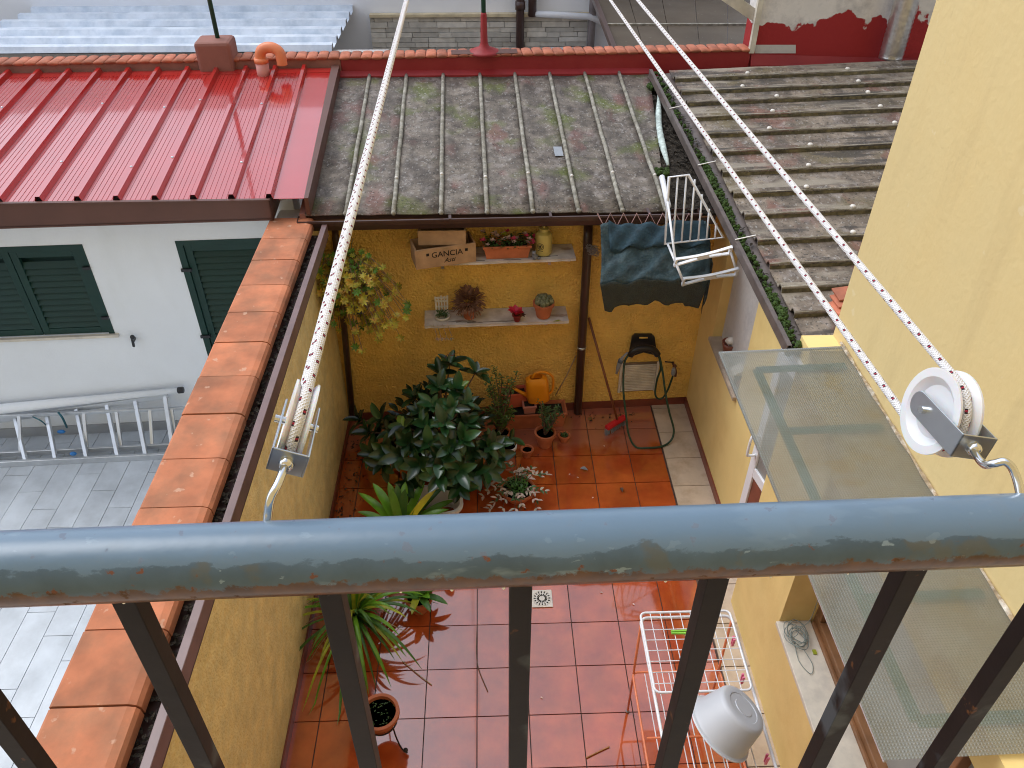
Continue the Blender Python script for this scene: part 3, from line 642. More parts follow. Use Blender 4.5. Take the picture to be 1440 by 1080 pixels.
# first section: leaning top rail (rises to the right), bottom rail on the floor
bot = [onZ(-150, 660, .03), onZ(232, 641, .03)]
topr = [bw(-150, 612, .10), bw(236, 556, .06)]
b2 = [onZ(-150, 650, .035), onZ(245, 630, .035)]
t2 = [bw(-150, 592, .12), bw(300, 572, .12)]
put('rail', MB().bar(bot[0], lerp(bot[0], bot[1], 1.25), .028, .06), m_alu, ldr, bevel=.003)
put('rail', MB().bar(b2[0] + V((0, .0, .03)), lerp(b2[0], b2[1], 1.25) + V((0, .0, .03)), .024, .05), m_alu, ldr, bevel=.003)
put('rail', MB().bar(topr[0], topr[1], .028, .05), m_alu, ldr, bevel=.003)
put('rail', MB().bar(t2[0], t2[1], .024, .03), m_alu, ldr, bevel=.003)
for xt, xb, yb_ in ((21, 35, 648), (65, 77, 645), (107, 121, 642), (150, 165, 638), (190, 205, 636), (232, 245, 634), (-25, -10, 650)):
    ft = (xt + 150) / 386; a = lerp(topr[0], topr[1], ft); fb = (xb + 150) / 382; b_ = lerp(bot[0], bot[1], fb)
    put('rung', MB().bar(a, b_, .034, .026, bnrm), m_alu, ldr, bevel=.003)
for xt, xb in ((24, 29), (115, 122), (161, 171), (209, 215), (240, 249), (-30, -22)):
    ft = (xt + 150) / 450; a = lerp(t2[0], t2[1], ft); fb = (xb + 150) / 395; b_ = lerp(b2[0], b2[1], fb) + V((0, 0, .03))
    put('rung', MB().bar(a, b_, .028, .02, bnrm), m_alu, ldr, bevel=.003)
put('strap', MB().tube(curve([bw(82, 580, .14), bw(88, 588, .18), bw(94, 601, .12)]), .009, 6), m_teal, ldr, smooth=True)
put('strap', MB().tube(curve([bw(46, 586, .14), bw(58, 592, .18), bw(66, 599, .14)]), .006, 6), m_teal, ldr, smooth=True)
put('clip', MB().ball(bw(86, 607, .14), .03, 8, (1.3, .6, .6)), m_blue, ldr, smooth=True)
put('clip', MB().ball(onZ(103, 638, .09), .024, 8, (1.3, .8, .8)), m_blue, ldr, smooth=True)
pa, pb_ = bw(-160, 592, .09), bw(250, 549, .07)
pl = thing('white_pole', 'white tapering pole with a black end cap resting above the ladder', 'pole', lerp(pa, pb_, .5))
put('shaft', MB().tube([pa, lerp(pa, pb_, .5), pb_], [.05, .042, .024], 12), m_white, pl, smooth=True)
put('end_cap', MB().tube([pb_ - (pb_ - pa).normalized() * .0, pb_ + (pb_ - pa).normalized() * .05], .029, 12), m_black, pl, smooth=True, bevel=.006)

# ================================================================ PARAPET behind the roofs
po = -2.07
p_l, p_r = bw(-260, 84, po), bw(1056, 76, po)
par = thing('parapet_wall', 'long low parapet painted dark red and brown, edged with orange tiles, behind the roofs', 'wall', lerp(p_l, p_r, .5))
sm = bs(bw(478, 80, po)); zt = bw(700, 78, po).z; s0_, s1_ = bs(p_l) - 1.5, bs(p_r)
zb = 2.0
put('brown_section', bbox_(MB(), s0_, sm, po, po - .16, zb, bw(200, 84, po).z - .02), m_brownpar, par, bevel=.01)
put('red_section', bbox_(MB(), sm, s1_, po, po - .16, zb, zt), m_redpaint, par, bevel=.01)
put('red_upstand', MB().slab([ct_l + V((.02, -.03, .012)), ct_r + V((0, -.03, .012)), ct_r + V((0, .06, .07)), ct_l + V((.02, .06, .07))], .02, UP), m_redpaint, par)
me_t = shared(MB().lathe([(.046, -.10), (.052, .10)], seg=12, rot=Matrix.Diagonal((1, 1, .26)).to_3x3() @ Matrix.Rotation(R(90), 3, 'X')), 'ridge_tile', m_rt, True)
ns = int((s1_ - bs(bw(-20, 84, po))) / .1)
for k in range(ns):
    s_ = s1_ - .05 - k * .1; z = (zt if s_ > sm else bw(200, 84, po).z - .02)
    piece('ridge_tile', me_t, par, Matrix.Translation(bpt(s_, po - .085, z + .004 + rr_(-.003, .003))) @ BROT.to_4x4() @ Matrix.Rotation(rr_(-.05, .05), 4, 'Z') @ Matrix.Rotation(R(0), 4, 'X'))
bc = bw(306, 98, po + .03)
ck = thing('parapet_block', 'brown rendered block standing on the parapet at the foot of a green pole', 'block', bpt(bs(bc), po, bc.z))
tpz = bw(306, 60, po + .06).z
put('block', bbox_(MB(), bs(bc) - .16, bs(bc) + .16, po + .06, po - .22, bc.z - .1, tpz), m_brownpar, ck, bevel=.03)
def pole(px_top, px_bot, label, mat, r, off):
    b_ = bw(*px_bot, off); b_.z += 0; t_ = thing('pole', label, 'pole', b_)
    put('shaft', MB().tube([b_, b_ + V((0, 0, 1.7))], r, 10), mat, t_, smooth=True); return t_, b_
t_, b_ = pole(None, (307, 58), 'dark green steel pole rising from the brown block on the parapet', m_polyg, .02, po - .1)
t_, b_ = pole(None, (681, 72), 'pole painted green above and red at its flared foot on the parapet', m_polyg, .022, po - .08)
put('red_foot', MB().lathe([(.16, -.01), (.13, .01), (.05, .04), (.034, .08), (.028, .32), (.023, .34)], b_, 14), m_redpaint, t_, smooth=True)
put('base_plate', MB().box(b_ + V((.0, -.02, -.01)), (.62, .14, .03), BROT), m_fascia, t_, bevel=.005)
# orange vent pipe
va = red_pt(bs(rt_r) - bs(bw(372, 108, -1.95)), .95); va = bw(373, 107, -1.93)
vp = thing('vent_pipe', 'orange plastic vent pipe bent over like a hook at the top of the red roof', 'pipe', va)
p0 = va + V((-.01, 0, .0)); hgt = .22
put('riser', MB().tube([p0 + V((0, 0, -.06)), p0 + V((0, 0, .14))], .058, 16), m_pvc2, vp, smooth=True)
arc = [p0 + V((0, 0, .13)), p0 + V((0, 0, .18)), p0 + V((.02, -.005, .225)), p0 + V((.07, -.01, .25)), p0 + V((.13, -.02, .25)), p0 + V((.18, -.03, .22)), p0 + V((.19, -.035, .17)), p0 + V((.19, -.035, .11))]
put('bend', MB().tube(curve(arc, 5), .047, 16), m_pvc, vp, smooth=True)
put('collar', MB().tube([p0 + V((0, 0, .12)), p0 + V((0, 0, .16))], .064, 16), m_pvc, vp, smooth=True)

# ---- beyond the parapet
wr = thing('corrugated_shelter_roof', 'white translucent corrugated roof beyond the parapet at the far left', 'roof', (-3.5, 10, 1.0))
zc = 2.2
yl = [onZ(200, y, zc).y for y in (74, 62, 50.5, 38, 28, 18, 9, 1, -7, -15)]
for k in range(len(yl) - 1):
    xr = onZ(473 + (74 - (74, 62, 50.5, 38, 28, 18, 9, 1, -7, -15)[k]) * .38, 60 - k * 8, zc).x
    xl = onZ((-120, -60, -25, 3, 27, 45, 64, 84, 100, 120)[k], (74, 62, 50.5, 38, 28, 18, 9, 1, -7, -15)[k], zc).x
    y0, y1 = yl[k], yl[k + 1]; w = y1 - y0
    prof = [(y0, .0), (y0 + w * .1, .06), (y0 + w * .3, .065), (y0 + w * .42, .0), (y1, 0)]
    put('roof_sheet', MB().grid([[V((xl + (xr - xl) * i / 6, y, zc + z + rr_(-.004, .004))) for y, z in prof] for i in range(7)]), m_poly, wr, sol=.006)
put('support_wall', MB().box((-3.8, yl[0] + .2, 1.0), (5.4, .1, 2.3)), m_oldplaster, wr)
put('beam', MB().box((-3.6, yl[-1] - .4, 2.1), (5.4, .1, .12)), m_alu, wr)
FY = 11.2
fc = lambda x, y: onY(x, y, FY)
fw = thing('neighbour_wall', 'pale grey house wall with a band of split stone cladding beyond the parapet', 'wall', (0, FY + .2, 0))
a0, a1 = fc(150, 0).x, fc(940, 0).x; zs = fc(680, 23).z; z0c = fc(680, 95).z
put('wall', MB().box(((a0 + a1) / 2 - 1, FY + .16, 2.4), (a1 - a0 + 4, .2, 5.2)), M('pale_grey_render', (.84, .86, .90), .8, .04, 2), fw)
put('cornice', MB().box(((fc(520, 22).x + fc(830, 22).x) / 2, FY + .0, zs + .02), (fc(830, 22).x - fc(520, 22).x, .1, .035)), M('cream_ledge', (.62, .52, .34), .7), fw)
xL, xR = fc(521, 40).x, fc(826, 40).x; zz = zs; r_ = 0
while zz > z0c:
    h = rr_(.05, .075); x = xL - rr_(0, .15)
    while x < xR:
        w = rr_(.16, .42); x0 = max(x, xL); x1 = min(x + w, xR)
        if x1 - x0 > .03: put('stone', MB().box(((x0 + x1) / 2, FY + .03 + rr_(-.012, .012), zz - h / 2), (x1 - x0 - .006, .07, h - .006)), m_greyp, fw)
        x += w
    zz -= h
px_ = fc(731, 40)
t = thing('far_downpipe', 'dark brown round downpipe on the stone clad wall beyond the parapet', 'pipe', (px_.x, FY - .06, 0)); put('pipe', MB().tube([(px_.x, FY - .07, .2), (px_.x, FY - .07, 4.6)], .055, 10), m_gutter, t, smooth=True)
put('collar', MB().tube([(px_.x, FY - .07, zs + .1), (px_.x, FY - .07, zs + .2)], .068, 10), m_gutter, t, smooth=True)
w0, w1 = fc(748, 17), fc(842, 22)
t = thing('white_drain_pipe', 'white horizontal drain pipe running into a brown elbow on the far wall', 'pipe', w0)
put('pipe', MB().tube([w0 + V((0, -.08, 0)), lerp(w0, w1, .45) + V((0, -.08, 0)), lerp(w0, w1, .85) + V((0, -.08, 0)), w1 + V((.1, -.08, -.08))], .04, 10), m_plastic, t, smooth=True)
put('elbow', MB().tube([w0 + V((0, -.08, -.03)), w0 + V((0, -.08, .5))], .055, 10), m_gutter, t, smooth=True)
q = fc(830, 60); t = put('side_downpipe', MB().tube([(q.x, FY - .05, .3), (q.x, FY - .05, 4.4)], .05, 10), M('grey_brown_pipe', (.2, .17, .17), .5), smooth=True); tag(t, 'greyish brown downpipe at the right end of the stone cladding', 'pipe')
q = fc(790, 66); t = put('outdoor_unit', MB().box((q.x, FY - .2, q.z - .15), (.4, .3, .34)), m_plastic, bevel=.02); tag(t, 'small white unit just showing over the parapet below the stone cladding', 'appliance')
# brown sloping roof
zq = 2.45
br = thing('brown_metal_roof', 'olive brown sheet roof with seams sloping away beyond the parapet right of centre', 'roof', (3, 9.5, 2.0))
A_, B_, C_, D_ = onZ(868, 74, zq), onZ(1062, 74, zq), onZ(1075, -60, zq + .1), onZ(815, -60, zq + .1)
for k in range(5):
    t0, t1 = k / 5 + .002, (k + 1) / 5 - .002
    put('roof_sheet', MB().slab([lerp(A_, B_, t0), lerp(A_, B_, t1), lerp(D_, C_, t1) , lerp(D_, C_, t0)], .02, UP), m_brroof, br)
for v in (.22, .6):
    put('seam', MB().bar(lerp(A_, D_, v) + V((0, 0, .01)), lerp(B_, C_, v) + V((0, 0, .01)), .03, .02), m_rib, br)
put('edge_flashing', MB().bar(A_ + V((-.03, 0, .02)), D_ + V((-.03, 0, .02)), .05, .06), m_gutter, br)
put('support_wall', MB().box(((A_.x + B_.x) / 2, A_.y + .3, 1.2), (2.4, .1, 2.3)), m_oldplaster, br)
# plaster wall with red paint
ro = -2.1
rw = thing('plaster_wall', 'grey flaking plaster wall with ragged red waterproof paint over its lower part', 'wall', bw(1180, 100, ro))
m_rp = M('red_over_grey_plaster', (.78, .74, .70), .85, .1, 4, col2=(.42, .40, .39), c2amt=.35, c2scale=4, bump=.4, bscale=25)
zr = bw(1120, 30, ro).z
layer(m_rp, (.34, .02, .02), 2, zr - .01, zr + .01, 5, .34)
r0, r1 = bs(bw(1058, 60, ro)), bs(bw(1340, 60, ro)) + 1.2
put('wall', bbox_(MB(), r0, r1, ro, ro - .25, 1.9, 4.2), m_rp, rw)
put('corner_trim', MB().bar(bw(1056, 74, ro + .02), bw(1056, 74, ro + .02) + V((0, 0, 1.4)), .05, .05), M('cream_trim', (.6, .55, .45), .8), rw)
put('verge_beam', MB().bar(bw(1018, -8, ro - .1), bw(1062, 22, ro - .1), .05, .1), M('cream_trim', (.6, .55, .45), .8), rw)
q0, q1 = bw(1060, 72, ro + .01), bw(1120, 62, ro + .01)
put('bare_patch', MB().grid([[bw(x, y, ro + .004) for x in (1062, 1080, 1100, 1119)] for y in (63, 69, 75)]), m_oldplaster, rw)
put('red_foot', MB().slab([bw(1056, 76, ro + .01), bw(1340, 84, ro + .01), bw(1340, 110, ro + .25), bw(1195, 108, ro + .25), bw(1185, 92, ro + .06), bw(1056, 92, ro + .06)], .03, UP), m_redpaint, rw)
fb = bw(1252, 82, ro + .2)
fl = thing('flue_pipe', 'galvanised corrugated metal flue pipe hanging in front of the red and grey wall', 'flue', fb)
prof = [(.108, 0), (.11, .02)] + [(.105 + (.006 if k % 2 else 0), .03 + k * .02) for k in range(60)]
put('duct', MB().lathe(prof, fb, 20), m_flue, fl, smooth=True)
put('bracket', MB().bar(fb + V((0, 0, .5)), fb + V((0, .25, .5)), .03, .004), m_zinc, fl)

# ================================================================ RIGHT ROOF (lichened corrugated)
e0, e1 = onY(1112, 487, 3.75), onY(916, 98, 7.62)       # gutter line, near to far
rrx = thing('side_shed_roof', 'lichened grey corrugated sheet roof with mossy eaves right of the courtyard', 'roof', (2.6, 5.6, 1.9))
g0, g1 = onY(1136, 487, 3.78), onY(940, 98, 7.6)       # sheet ends, just right of the gutter
ed = (g1 - g0)
# rib positions measured along the eave line from image
def eave_y(py):   # parameter along g0-g1 whose picture height is py
    lo, hi = -.05, 1.05
    for _ in range(40):
        m = (lo + hi) / 2; p = g0 + ed * m - V(EYE); vv = eX[1] * p.x + eY[1] * p.y - eD[1] * p.z; ww = eX[2] * p.x + eY[2] * p.y - eD[2] * p.z
        y = CY + F * vv / ww
        if y > py: lo = m
        else: hi = m
    return (lo + hi) / 2
ribpx = [486, 447, 412, 379, 345, 309, 278.5, 248.5, 220, 194.5, 170.5, 150, 134, 116, 100]
ribt_ = [eave_y(y) for y in ribpx]
rise = .025; WID = 3.2
m_lichshade = M('ochre_lichen_and_shade', (.17, .14, .07), .95, .4, 25, col2=(.08, .07, .045), c2amt=.5, c2scale=14, bump=.6)
XD = (V((1, 0, 0)) * .997 + V((0, .03, 0))).normalized()
for k in range(len(ribt_) - 1):
    a, b_ = g0 + ed * ribt_[k], g0 + ed * ribt_[k + 1]; w = (b_ - a).length; dd = (b_ - a).normalized()
    prof = [(0, 0), (.006, .030), (.012, .037), (.045, .037), (.064, .004), (.09, 0), (w * .55, -.003), (w + .006, 0)]
    rows = []
    for i in range(13):
        x = WID * i / 12
        rows.append([a + dd * q + XD * x + V((0, 0, z + rise * x + rr_(-.0025, .0025))) for q, z in prof])
    if k == 0:
        rows = rows
    sheet = put('roof_sheet', MB().grid(rows), m_fibre2, rrx, sol=.008)
    er = put('rib_edge', MB().tube([a + dd * .01 + XD * (WID * i / 16) + V((0, 0, .036 + rise * WID * i / 16 + rr_(-.002, .002))) for i in range(17)], .006, 5), m_ribedge, sheet)
    put('rib_face', MB().grid([[a + XD * (WID * i / 12) - dd * (.004 + rr_(0, .004)) + V((0, 0, z + rise * WID * i / 12)) for z in (-.002, .015, .030)] for i in range(13)]), m_lichshade, sheet)  # lichen strip, its dark colour also deepens the shading of the rib face
    if k > 0:
        for xx in ((.55 + .12 * (k % 3)), 1.6):
            c = a + dd * .03 + XD * xx + V((0, 0, .045 + rise * xx)); put('screw_cap', MB().ball(c, .022, 8, (1, 1, .7)), m_ceram, sheet, smooth=True)
put('side_wall', MB().box((RWX + .1, 5.5, 1.0), (.04, 4.2, 2.0)), m_oldplaster, rrx)
ge = thing('side_gutter', 'grey brown gutter filled with bright moss along the left eaves of the lichened roof', 'gutter', e0)
gdir = (e1 - e0).normalized(); gout = V((gdir.y, -gdir.x, 0)).normalized()    # points to the roof
prof = [(-.008, .0), (-.008, -.07), (.075, -.075), (.085, -.02)]
put('channel', MB().grid([[e + gout * x + V((0, 0, z + .005)) for x, z in [(-.02, .0), (.006, 0), (.006, -.012)] ] for e in (e0, e1)]), m_gstrip, ge, sol=.004)
put('outer_face', MB().grid([[e + gout * x + V((0, 0, z)) for x, z in [(-.02, .004), (-.02, -.06), (.0, -.075), (.10, -.05), (.2, -.03)]] for e in (e0, e1)]), m_gstrip, ge, sol=.004)
mm = MB()
for k in range(1100):
    t_ = random.random(); x = rr_(.012, .075)
    dens = .5 + .5 * math.sin(t_ * 23) * math.sin(t_ * 7 + 1)
    if random.random() > .15 + .75 * dens or (t_ > .62 and random.random() > .3): continue
    mm.ball(lerp(e0, e1, t_) + gout * x + V((0, 0, -.03 + rr_(-.01, .018) + .015 * dens)), rr_(.010, .022), 6, jit=.2)
put('moss', mm, m_moss, ge, kind='stuff')
mm = MB()
for k in range(700):
    t_ = random.random(); p = lerp(e0, e1, t_) + gout * rr_(.01, .09) + V((0, 0, -.03 + rr_(-.01, .01))); a = rr_(0, 6.28)
    mm.leaf(p, (math.cos(a), math.sin(a), .3), rr_(.02, .05), rr_(.01, .02), n_=3)
put('leaf_litter', mm, m_debris, ge, kind='stuff')
for ty in (155, 235, 340):
    t_ = eave_y(ty); c = lerp(e0, e1, t_); put('bracket', MB().bar(c + gout * -.02 + V((0, 0, .012)), c + gout * .12 + V((0, 0, .04)), .010, .004), m_ceram, ge)
# valley between the two roofs
vly = thing('roof_valley', 'dark leaf filled valley with a whitewashed streak between the two grey roofs', 'valley', (1.55, 6.4, 2.0))
va_, vb_ = cb_r + V((.0, -.0, .0)), ct_r
put('valley_bed', MB().slab([cb_r + V((0, 0, -.03)), cb_r + V((.42, .02, -.03)), ct_r + V((.42, 0, -.03)), ct_r + V((0, 0, -.03))], .02, UP), m_debris, vly)
put('white_streak', MB().tube([lerp(cb_r, ct_r, t) + V((.045 + .02 * math.sin(t * 9), 0, .0)) for t in [.28 + .05 * k for k in range(12)]], [.012, .02, .026, .03, .03, .028, .026, .028, .026, .02, .014, .008], 8), M('whitewash', (.5, .58, .54), .8, .35, 25), vly, smooth=True)
put('white_pipe_end', MB().tube([lerp(cb_r, ct_r, .0) + V((-.0, -.02, .05)), lerp(cb_r, ct_r, .16) + V((-.02, 0, .06))], .022, 8), m_plastic, vly, smooth=True)
mm = MB()
for k in range(500):
    t_ = random.random(); p = lerp(cb_r, ct_r, t_) + V((rr_(0, .35), 0, -.02 + rr_(0, .02))); a = rr_(0, 6.28); mm.leaf(p, (math.cos(a), math.sin(a), .3), rr_(.03, .07), rr_(.015, .03), n_=3)
put('leaf_litter', mm, m_debris, vly, kind='stuff')
mm = MB()
for c in (lerp(cb_r, ct_r, .22) + V((.0, 0, .02)), lerp(cb_r, ct_r, .86) + V((.02, 0, .02))):
    for k in range(40): mm.ball(c + V((rr_(-.05, .05), rr_(-.06, .06), rr_(-.01, .012))), rr_(.012, .02), 6, jit=.2)
put('moss', mm, m_moss, vly, kind='stuff')
# loose terracotta tiles on the corner of the roof
for k in range(4):
    c = onY(1172, 452 - k * 7, 3.95 + .05 * k) 
    c = g0 + ed * .06 + XD * (.34 + .02 * k) + V((0, .04 * k, .06 + .02 * k))
    o = put('loose_roof_tile', MB().box(c, (.26, .14, .014), Matrix.Rotation(R(12 - 4 * k), 3, 'Z') @ Matrix.Rotation(R(-8), 3, 'Y')), m_rt, bevel=.003)
    tag(o, ('lowest', 'second from the bottom', 'third from the bottom', 'topmost')[k] + ' orange tile in the small stack on the corrugated roof beside the yellow wall', 'roof tile', 'loose tiles on the corrugated roof')

# ================================================================ RIGHT BUILDING
UWX = 2.04; cnY = onX(1175, 460, UWX).y; cz = 2.126
bd = thing('yellow_building', 'pale yellow rendered building wing rising at the right above the courtyard', 'building', (3, 1.5, 0))
put('upper_wall', MB().box((UWX + 2.0, (cnY - 2.5) / 2, 4.6), (4.0, cnY + 2.5, 9.0)), m_ywing, bd)
# lower wall with door and window openings
dY1, dY0 = onZ(1027, 770, 0).y, onZ(1051, 845, 0).y
sz = .72; jY = onZ(1101, 873, sz).y; NX = 1.72
nY1 = onX(1000, 447, RWX).y; 
wins = dict(z0=onX(1010, 470, RWX).z)
kY0, kY1 = 4.55, 5.35; kz0, kz1 = 1.02, 1.95          # far window niche
def rwall(mb, y0, y1, z0, z1):
    if not (y0 > dY0 - .01): z1 = min(z1, 2.122)
    fx_ = RWX if y0 > dY0 - .01 or z0 > 1.9 and y0 > dY0 - .01 else NX
    return mb.box(((fx_ + RWX + .22) / 2, (y0 + y1) / 2, (z0 + z1) / 2), (RWX + .22 - fx_, y1 - y0, z1 - z0))
backY = wallY(RWX) + .02
kA, kB = onX(1021, 497, RWX), onX(973, 402, RWX)
mb = MB(); ZT = cz - .004
rwall(mb, kY1, backY, 0, 2.02); rwall(mb, kY0, kY1, 0, kz0); rwall(mb, kY0, kY1, kz1, 2.02); rwall(mb, cnY, kY0, 0, 2.02)
rwall(mb, dY1, cnY, 0, 2.02) if dY1 < cnY else None
ytop = min(cnY, dY1)
rwall(mb, dY0, ytop, 2.0, 2.04); rwall(mb, jY, dY0, 0, ZT); rwall(mb, .2, jY, 0, sz - .03); rwall(mb, .2, jY, 1.95, ZT); rwall(mb, -1, .2, 0, ZT)
if dY1 >= cnY: mb = MB(); [rwall(mb, *q) for q in ((kY1, backY, 0, 2.02), (kY0, kY1, 0, kz0), (kY0, kY1, kz1, 2.02), (dY1, kY0, 0, 2.02), (cnY, dY1, 1.98, 2.02), (dY0, cnY, 2.0, ZT), (jY, dY0, 0, ZT), (.2, jY, 0, sz - .03), (.2, jY, 1.95, ZT), (-1, .2, 0, ZT))]
put('lower_wall', mb, m_yright, bd)
put('skirting', MB().box((RWX - .007, (dY1 + backY) / 2, .04), (.012, backY - dY1, .08)), m_skirt, bd)
# far niche window
put('niche_sill', MB().box((RWX + .08, (kY0 + kY1) / 2, kz0 + .008), (.22, kY1 - kY0, .03)), m_wood, bd)
put('niche_window', MB().box((RWX + .20, (kY0 + kY1) / 2, (kz0 + kz1) / 2), (.02, kY1 - kY0, kz1 - kz0)), m_pale, bd)
put('niche_window_rail', MB().box((RWX + .18, (kY0 + kY1) / 2, kz0 + .08), (.02, kY1 - kY0, .05)), m_ceram, bd)
put('niche_window_rail', MB().box((RWX + .18, (kY0 + kY1) / 2, kz0 + .5), (.02, .05, .8)), m_ceram, bd)
c = V((RWX + .08, 5.12, kz0 + .025))
t = thing('flower_pot', 'brown pot with a shell in it on the niche sill below the hanging airer', 'pot', c)
put('bowl', MB().lathe([(.045, 0), (.07, .10), (.062, .10), (.04, .02)], c, 16), M('brown_glazed_pot', (.25, .07, .04), .4), t, smooth=True)
put('shell', MB().ball(c + V((0, -.01, .12)), .05, 8, (1, .8, .7), jit=.12), m_ceram, t, smooth=True)
c = V((RWX + .06, 4.72, kz0 + .025))
t = thing('bird_ornament', 'small white house shaped ornament with a brown bowl on the sill near the plastic canopy', 'ornament', c)
put('house', MB().add([c + V(p) for p in ((-.06, -.05, 0), (.06, -.05, 0), (.06, .05, 0), (-.06, .05, 0), (-.07, -.05, .11), (.07, -.05, .11), (.07, .05, .11), (-.07, .05, .11), (0, -.05, .16), (0, .05, .16))], [(0, 3, 2, 1), (1, 2, 6, 5), (3, 0, 4, 7), (2, 3, 7, 9, 6), (4, 5, 8), (4, 8, 9, 7), (8, 5, 6, 9)]), m_ceram, t, sol=.006)
put('bowl', MB().ball(c + V((0, -.06, .045)), .05, 10, (1, 1, .8)), M('brown_glazed_pot', (.25, .07, .04), .4), t, smooth=True)
# door
fr = put('door_frame', MB().box((RWX + .03, dY1 - .02, 1.0), (.1, .05, 2.0)).box((RWX + .03, dY0 + .02, 1.0), (.1, .05, 2.0)).box((RWX + .03, (dY0 + dY1) / 2, 1.975), (.1, dY1 - dY0 - .1, .05)), m_plastic, bd, bevel=.004)
dw = dY1 - dY0 - .1
lf = MB(); hin = V((RWX + .03, dY0 + .05, 0)); da = V((-math.sin(R(10)), math.cos(R(10)), 0))
for q0, q1, z0, z1 in ((0, .07, .02, 1.94), (dw - .07, dw, .02, 1.94), (.07, dw - .07, .02, .12), (.07, dw - .07, 1.86, 1.94), (.07, dw - .07, .9, .98)):
    lf.bar(hin + da * q0 + V((0, 0, (z0 + z1) / 2)), hin + da * q1 + V((0, 0, (z0 + z1) / 2)), .04, z1 - z0)
leaf_ = put('door', lf, m_plastic, bd, bevel=.004)
put('door_glass', MB().bar(hin + da * .07 + V((0, 0, 1.4)), hin + da * (dw - .07) + V((0, 0, 1.4)), .01, 1.0), m_pale, leaf_)
put('door_panel', MB().bar(hin + da * .07 + V((0, 0, .5)), hin + da * (dw - .07) + V((0, 0, .5)), .01, .8), M('brown_door_panel', (.22, .07, .04), .5), leaf_)
hc = hin + da * (dw - .05) + V((-.02, 0, 1.25))
put('door_handle', MB().tube(curve([hc, hc + V((-.05, 0, .01)), hc + V((-.065, -.01, -.02)), hc + V((-.065, -.01, -.14)), hc + V((-.05, 0, -.17)), hc + V((0, 0, -.165))], 5), .009, 8), m_plastic, leaf_, smooth=True)
put('door_back', MB().box((RWX + .165, (dY0 + dY1) / 2, 1), (.02, dY1 - dY0, 2)), m_dark, bd)
# near window with stone sill
put('window_sill', MB().box((NX + .085, (jY + .2) / 2, sz - .015), (.21, jY - .2, .03)), m_marble, bd, bevel=.004)
wx = 1.905
wf = MB().box((wx + .055, (jY + .2) / 2, sz + .035), (.07, jY - .2, .07)).box((wx + .055, jY - .035, sz + .62), (.07, .07, 1.09)).box((wx + .055, 1.6, sz + .62), (.07, .09, 1.09))
wfo = put('window_frame', wf, m_frame, bd, bevel=.005)
put('window_frame_bead', MB().box((wx + .01, (jY + .2) / 2, sz + .014), (.02, jY - .25, .028)), m_frame, bd, bevel=.004)
put('window_glass', MB().box((wx + .08, (jY + .2) / 2, sz + .65), (.008, jY - .25, 1.15)), m_pale, bd)
put('insect_screen_rail', MB().box((wx + .10, (jY + .2) / 2, sz + .10), (.012, jY - .25, .06)), m_alu, bd)
# coil of wire on the sill
c = V((NX + .06, jY - .12, sz + .004)); mb = MB()
for k in range(9):
    r0 = rr_(.04, .07); ph = rr_(0, 6.28); oc = c + V((rr_(-.025, .03), rr_(-.05, .05), rr_(.004, .05))); 
    mb.tube([oc + V((math.cos(a) * r0, math.sin(a) * r0 * 1.3, .012 * math.sin(2 * a + ph))) for a in [2 * math.pi * j / 20 for j in range(20)]], .0022, 5, True)
mb.tube(curve([c + V((-.02, -.04, .004)), c + V((-.03, -.16, .004)), c + V((.01, -.24, .004)), c + V((.04, -.18, .004)), c + V((.02, -.08, .004))]), .0022, 5)
mb.tube(curve([c + V((.02, .04, .03)), c + V((.08, .05, .1)), c + V((.11, .1, .3))]), .0022, 5)
t = put('wire_coil', mb, m_wire, smooth=True); tag(t, 'tangled coil of grey green wire on the stone window sill under the canopy', 'wire')
c = V((NX + .14, jY - .22, sz + .003)); t = put('sponge_scrap', MB().box(c, (.02, .03, .012)), m_leafy); tag(t, 'small yellow scrap lying beside the window frame on the sill', 'scrap')

# canopy
cn = thing('plastic_canopy', 'long dimpled translucent canopy with green frame lines over the window and door', 'canopy', (1.6, 2, 2.1))
zo, zi = 2.13, 2.155
oF = onZ(1010, 494.5, zo); xO = oF.x
iF = onX(1190, 488, RWX - .0); yF, yN = oF.y, onZ(1247, 1069, zo).y
def cp(x, y): # on the sheet
    t_ = (x - xO) / (UWX - xO); return V((x, y, lerp(zo, zi, t_)))
xJ = UWX - .004
spl = [yF, 2.72, 1.86, yN]
put('canopy_sheet', MB().grid([[cp(lerp(xO, xJ, i / 10), lerp(yF, yN, j / 30)) + V((0, 0, rr_(-.0012, .0012))) for i in range(11)] for j in range(31)]), m_can, cn, smooth=True)
snm = V((-(zi - zo), 0, UWX - xO)).normalized()
fm = lambda a, b_: MB().bar(a - snm * .008, b_ - snm * .008, .046, .012, snm)
fx = onZ(1060, 514, zo + .03).x; f1 = onZ(1060, 514, zo + .03).y; fx = xO + .175
fy = [onZ(1062, 514, zo + .03).y, onZ(1105, 600, zo + .03).y, onZ(1215, 836, zo + .03).y, onZ(1300, 1008, zo + .03).y]
put('frame_bar', fm(cp(fx, fy[0]), cp(fx, fy[3])), m_gframe, cn)
for q in fy: put('frame_bar', fm(cp(fx, q), cp(xJ - .05, q)), m_gframe, cn)
mb = MB(); pts = []
for k in range(70):
    t_ = k / 69; pts.append(V((UWX - .010 + rr_(-.001, .001), lerp(yF + .03, yN - .3, t_), zi + .003 + rr_(-.001, .001))))
put('mortar_joint', MB().tube(pts, [.008 + .003 * math.sin(i * .7) + rr_(-.001, .001) for i in range(len(pts))], 6), m_mortar, cn)
for y_ in (540, 690, 850):
    pass
put('edge_lath', MB().bar(cp(xO + .01, yF) + V((0, 0, -.01)), cp(xO + .01, yN) + V((0, 0, -.01)), .012, .012), m_alu, cn)
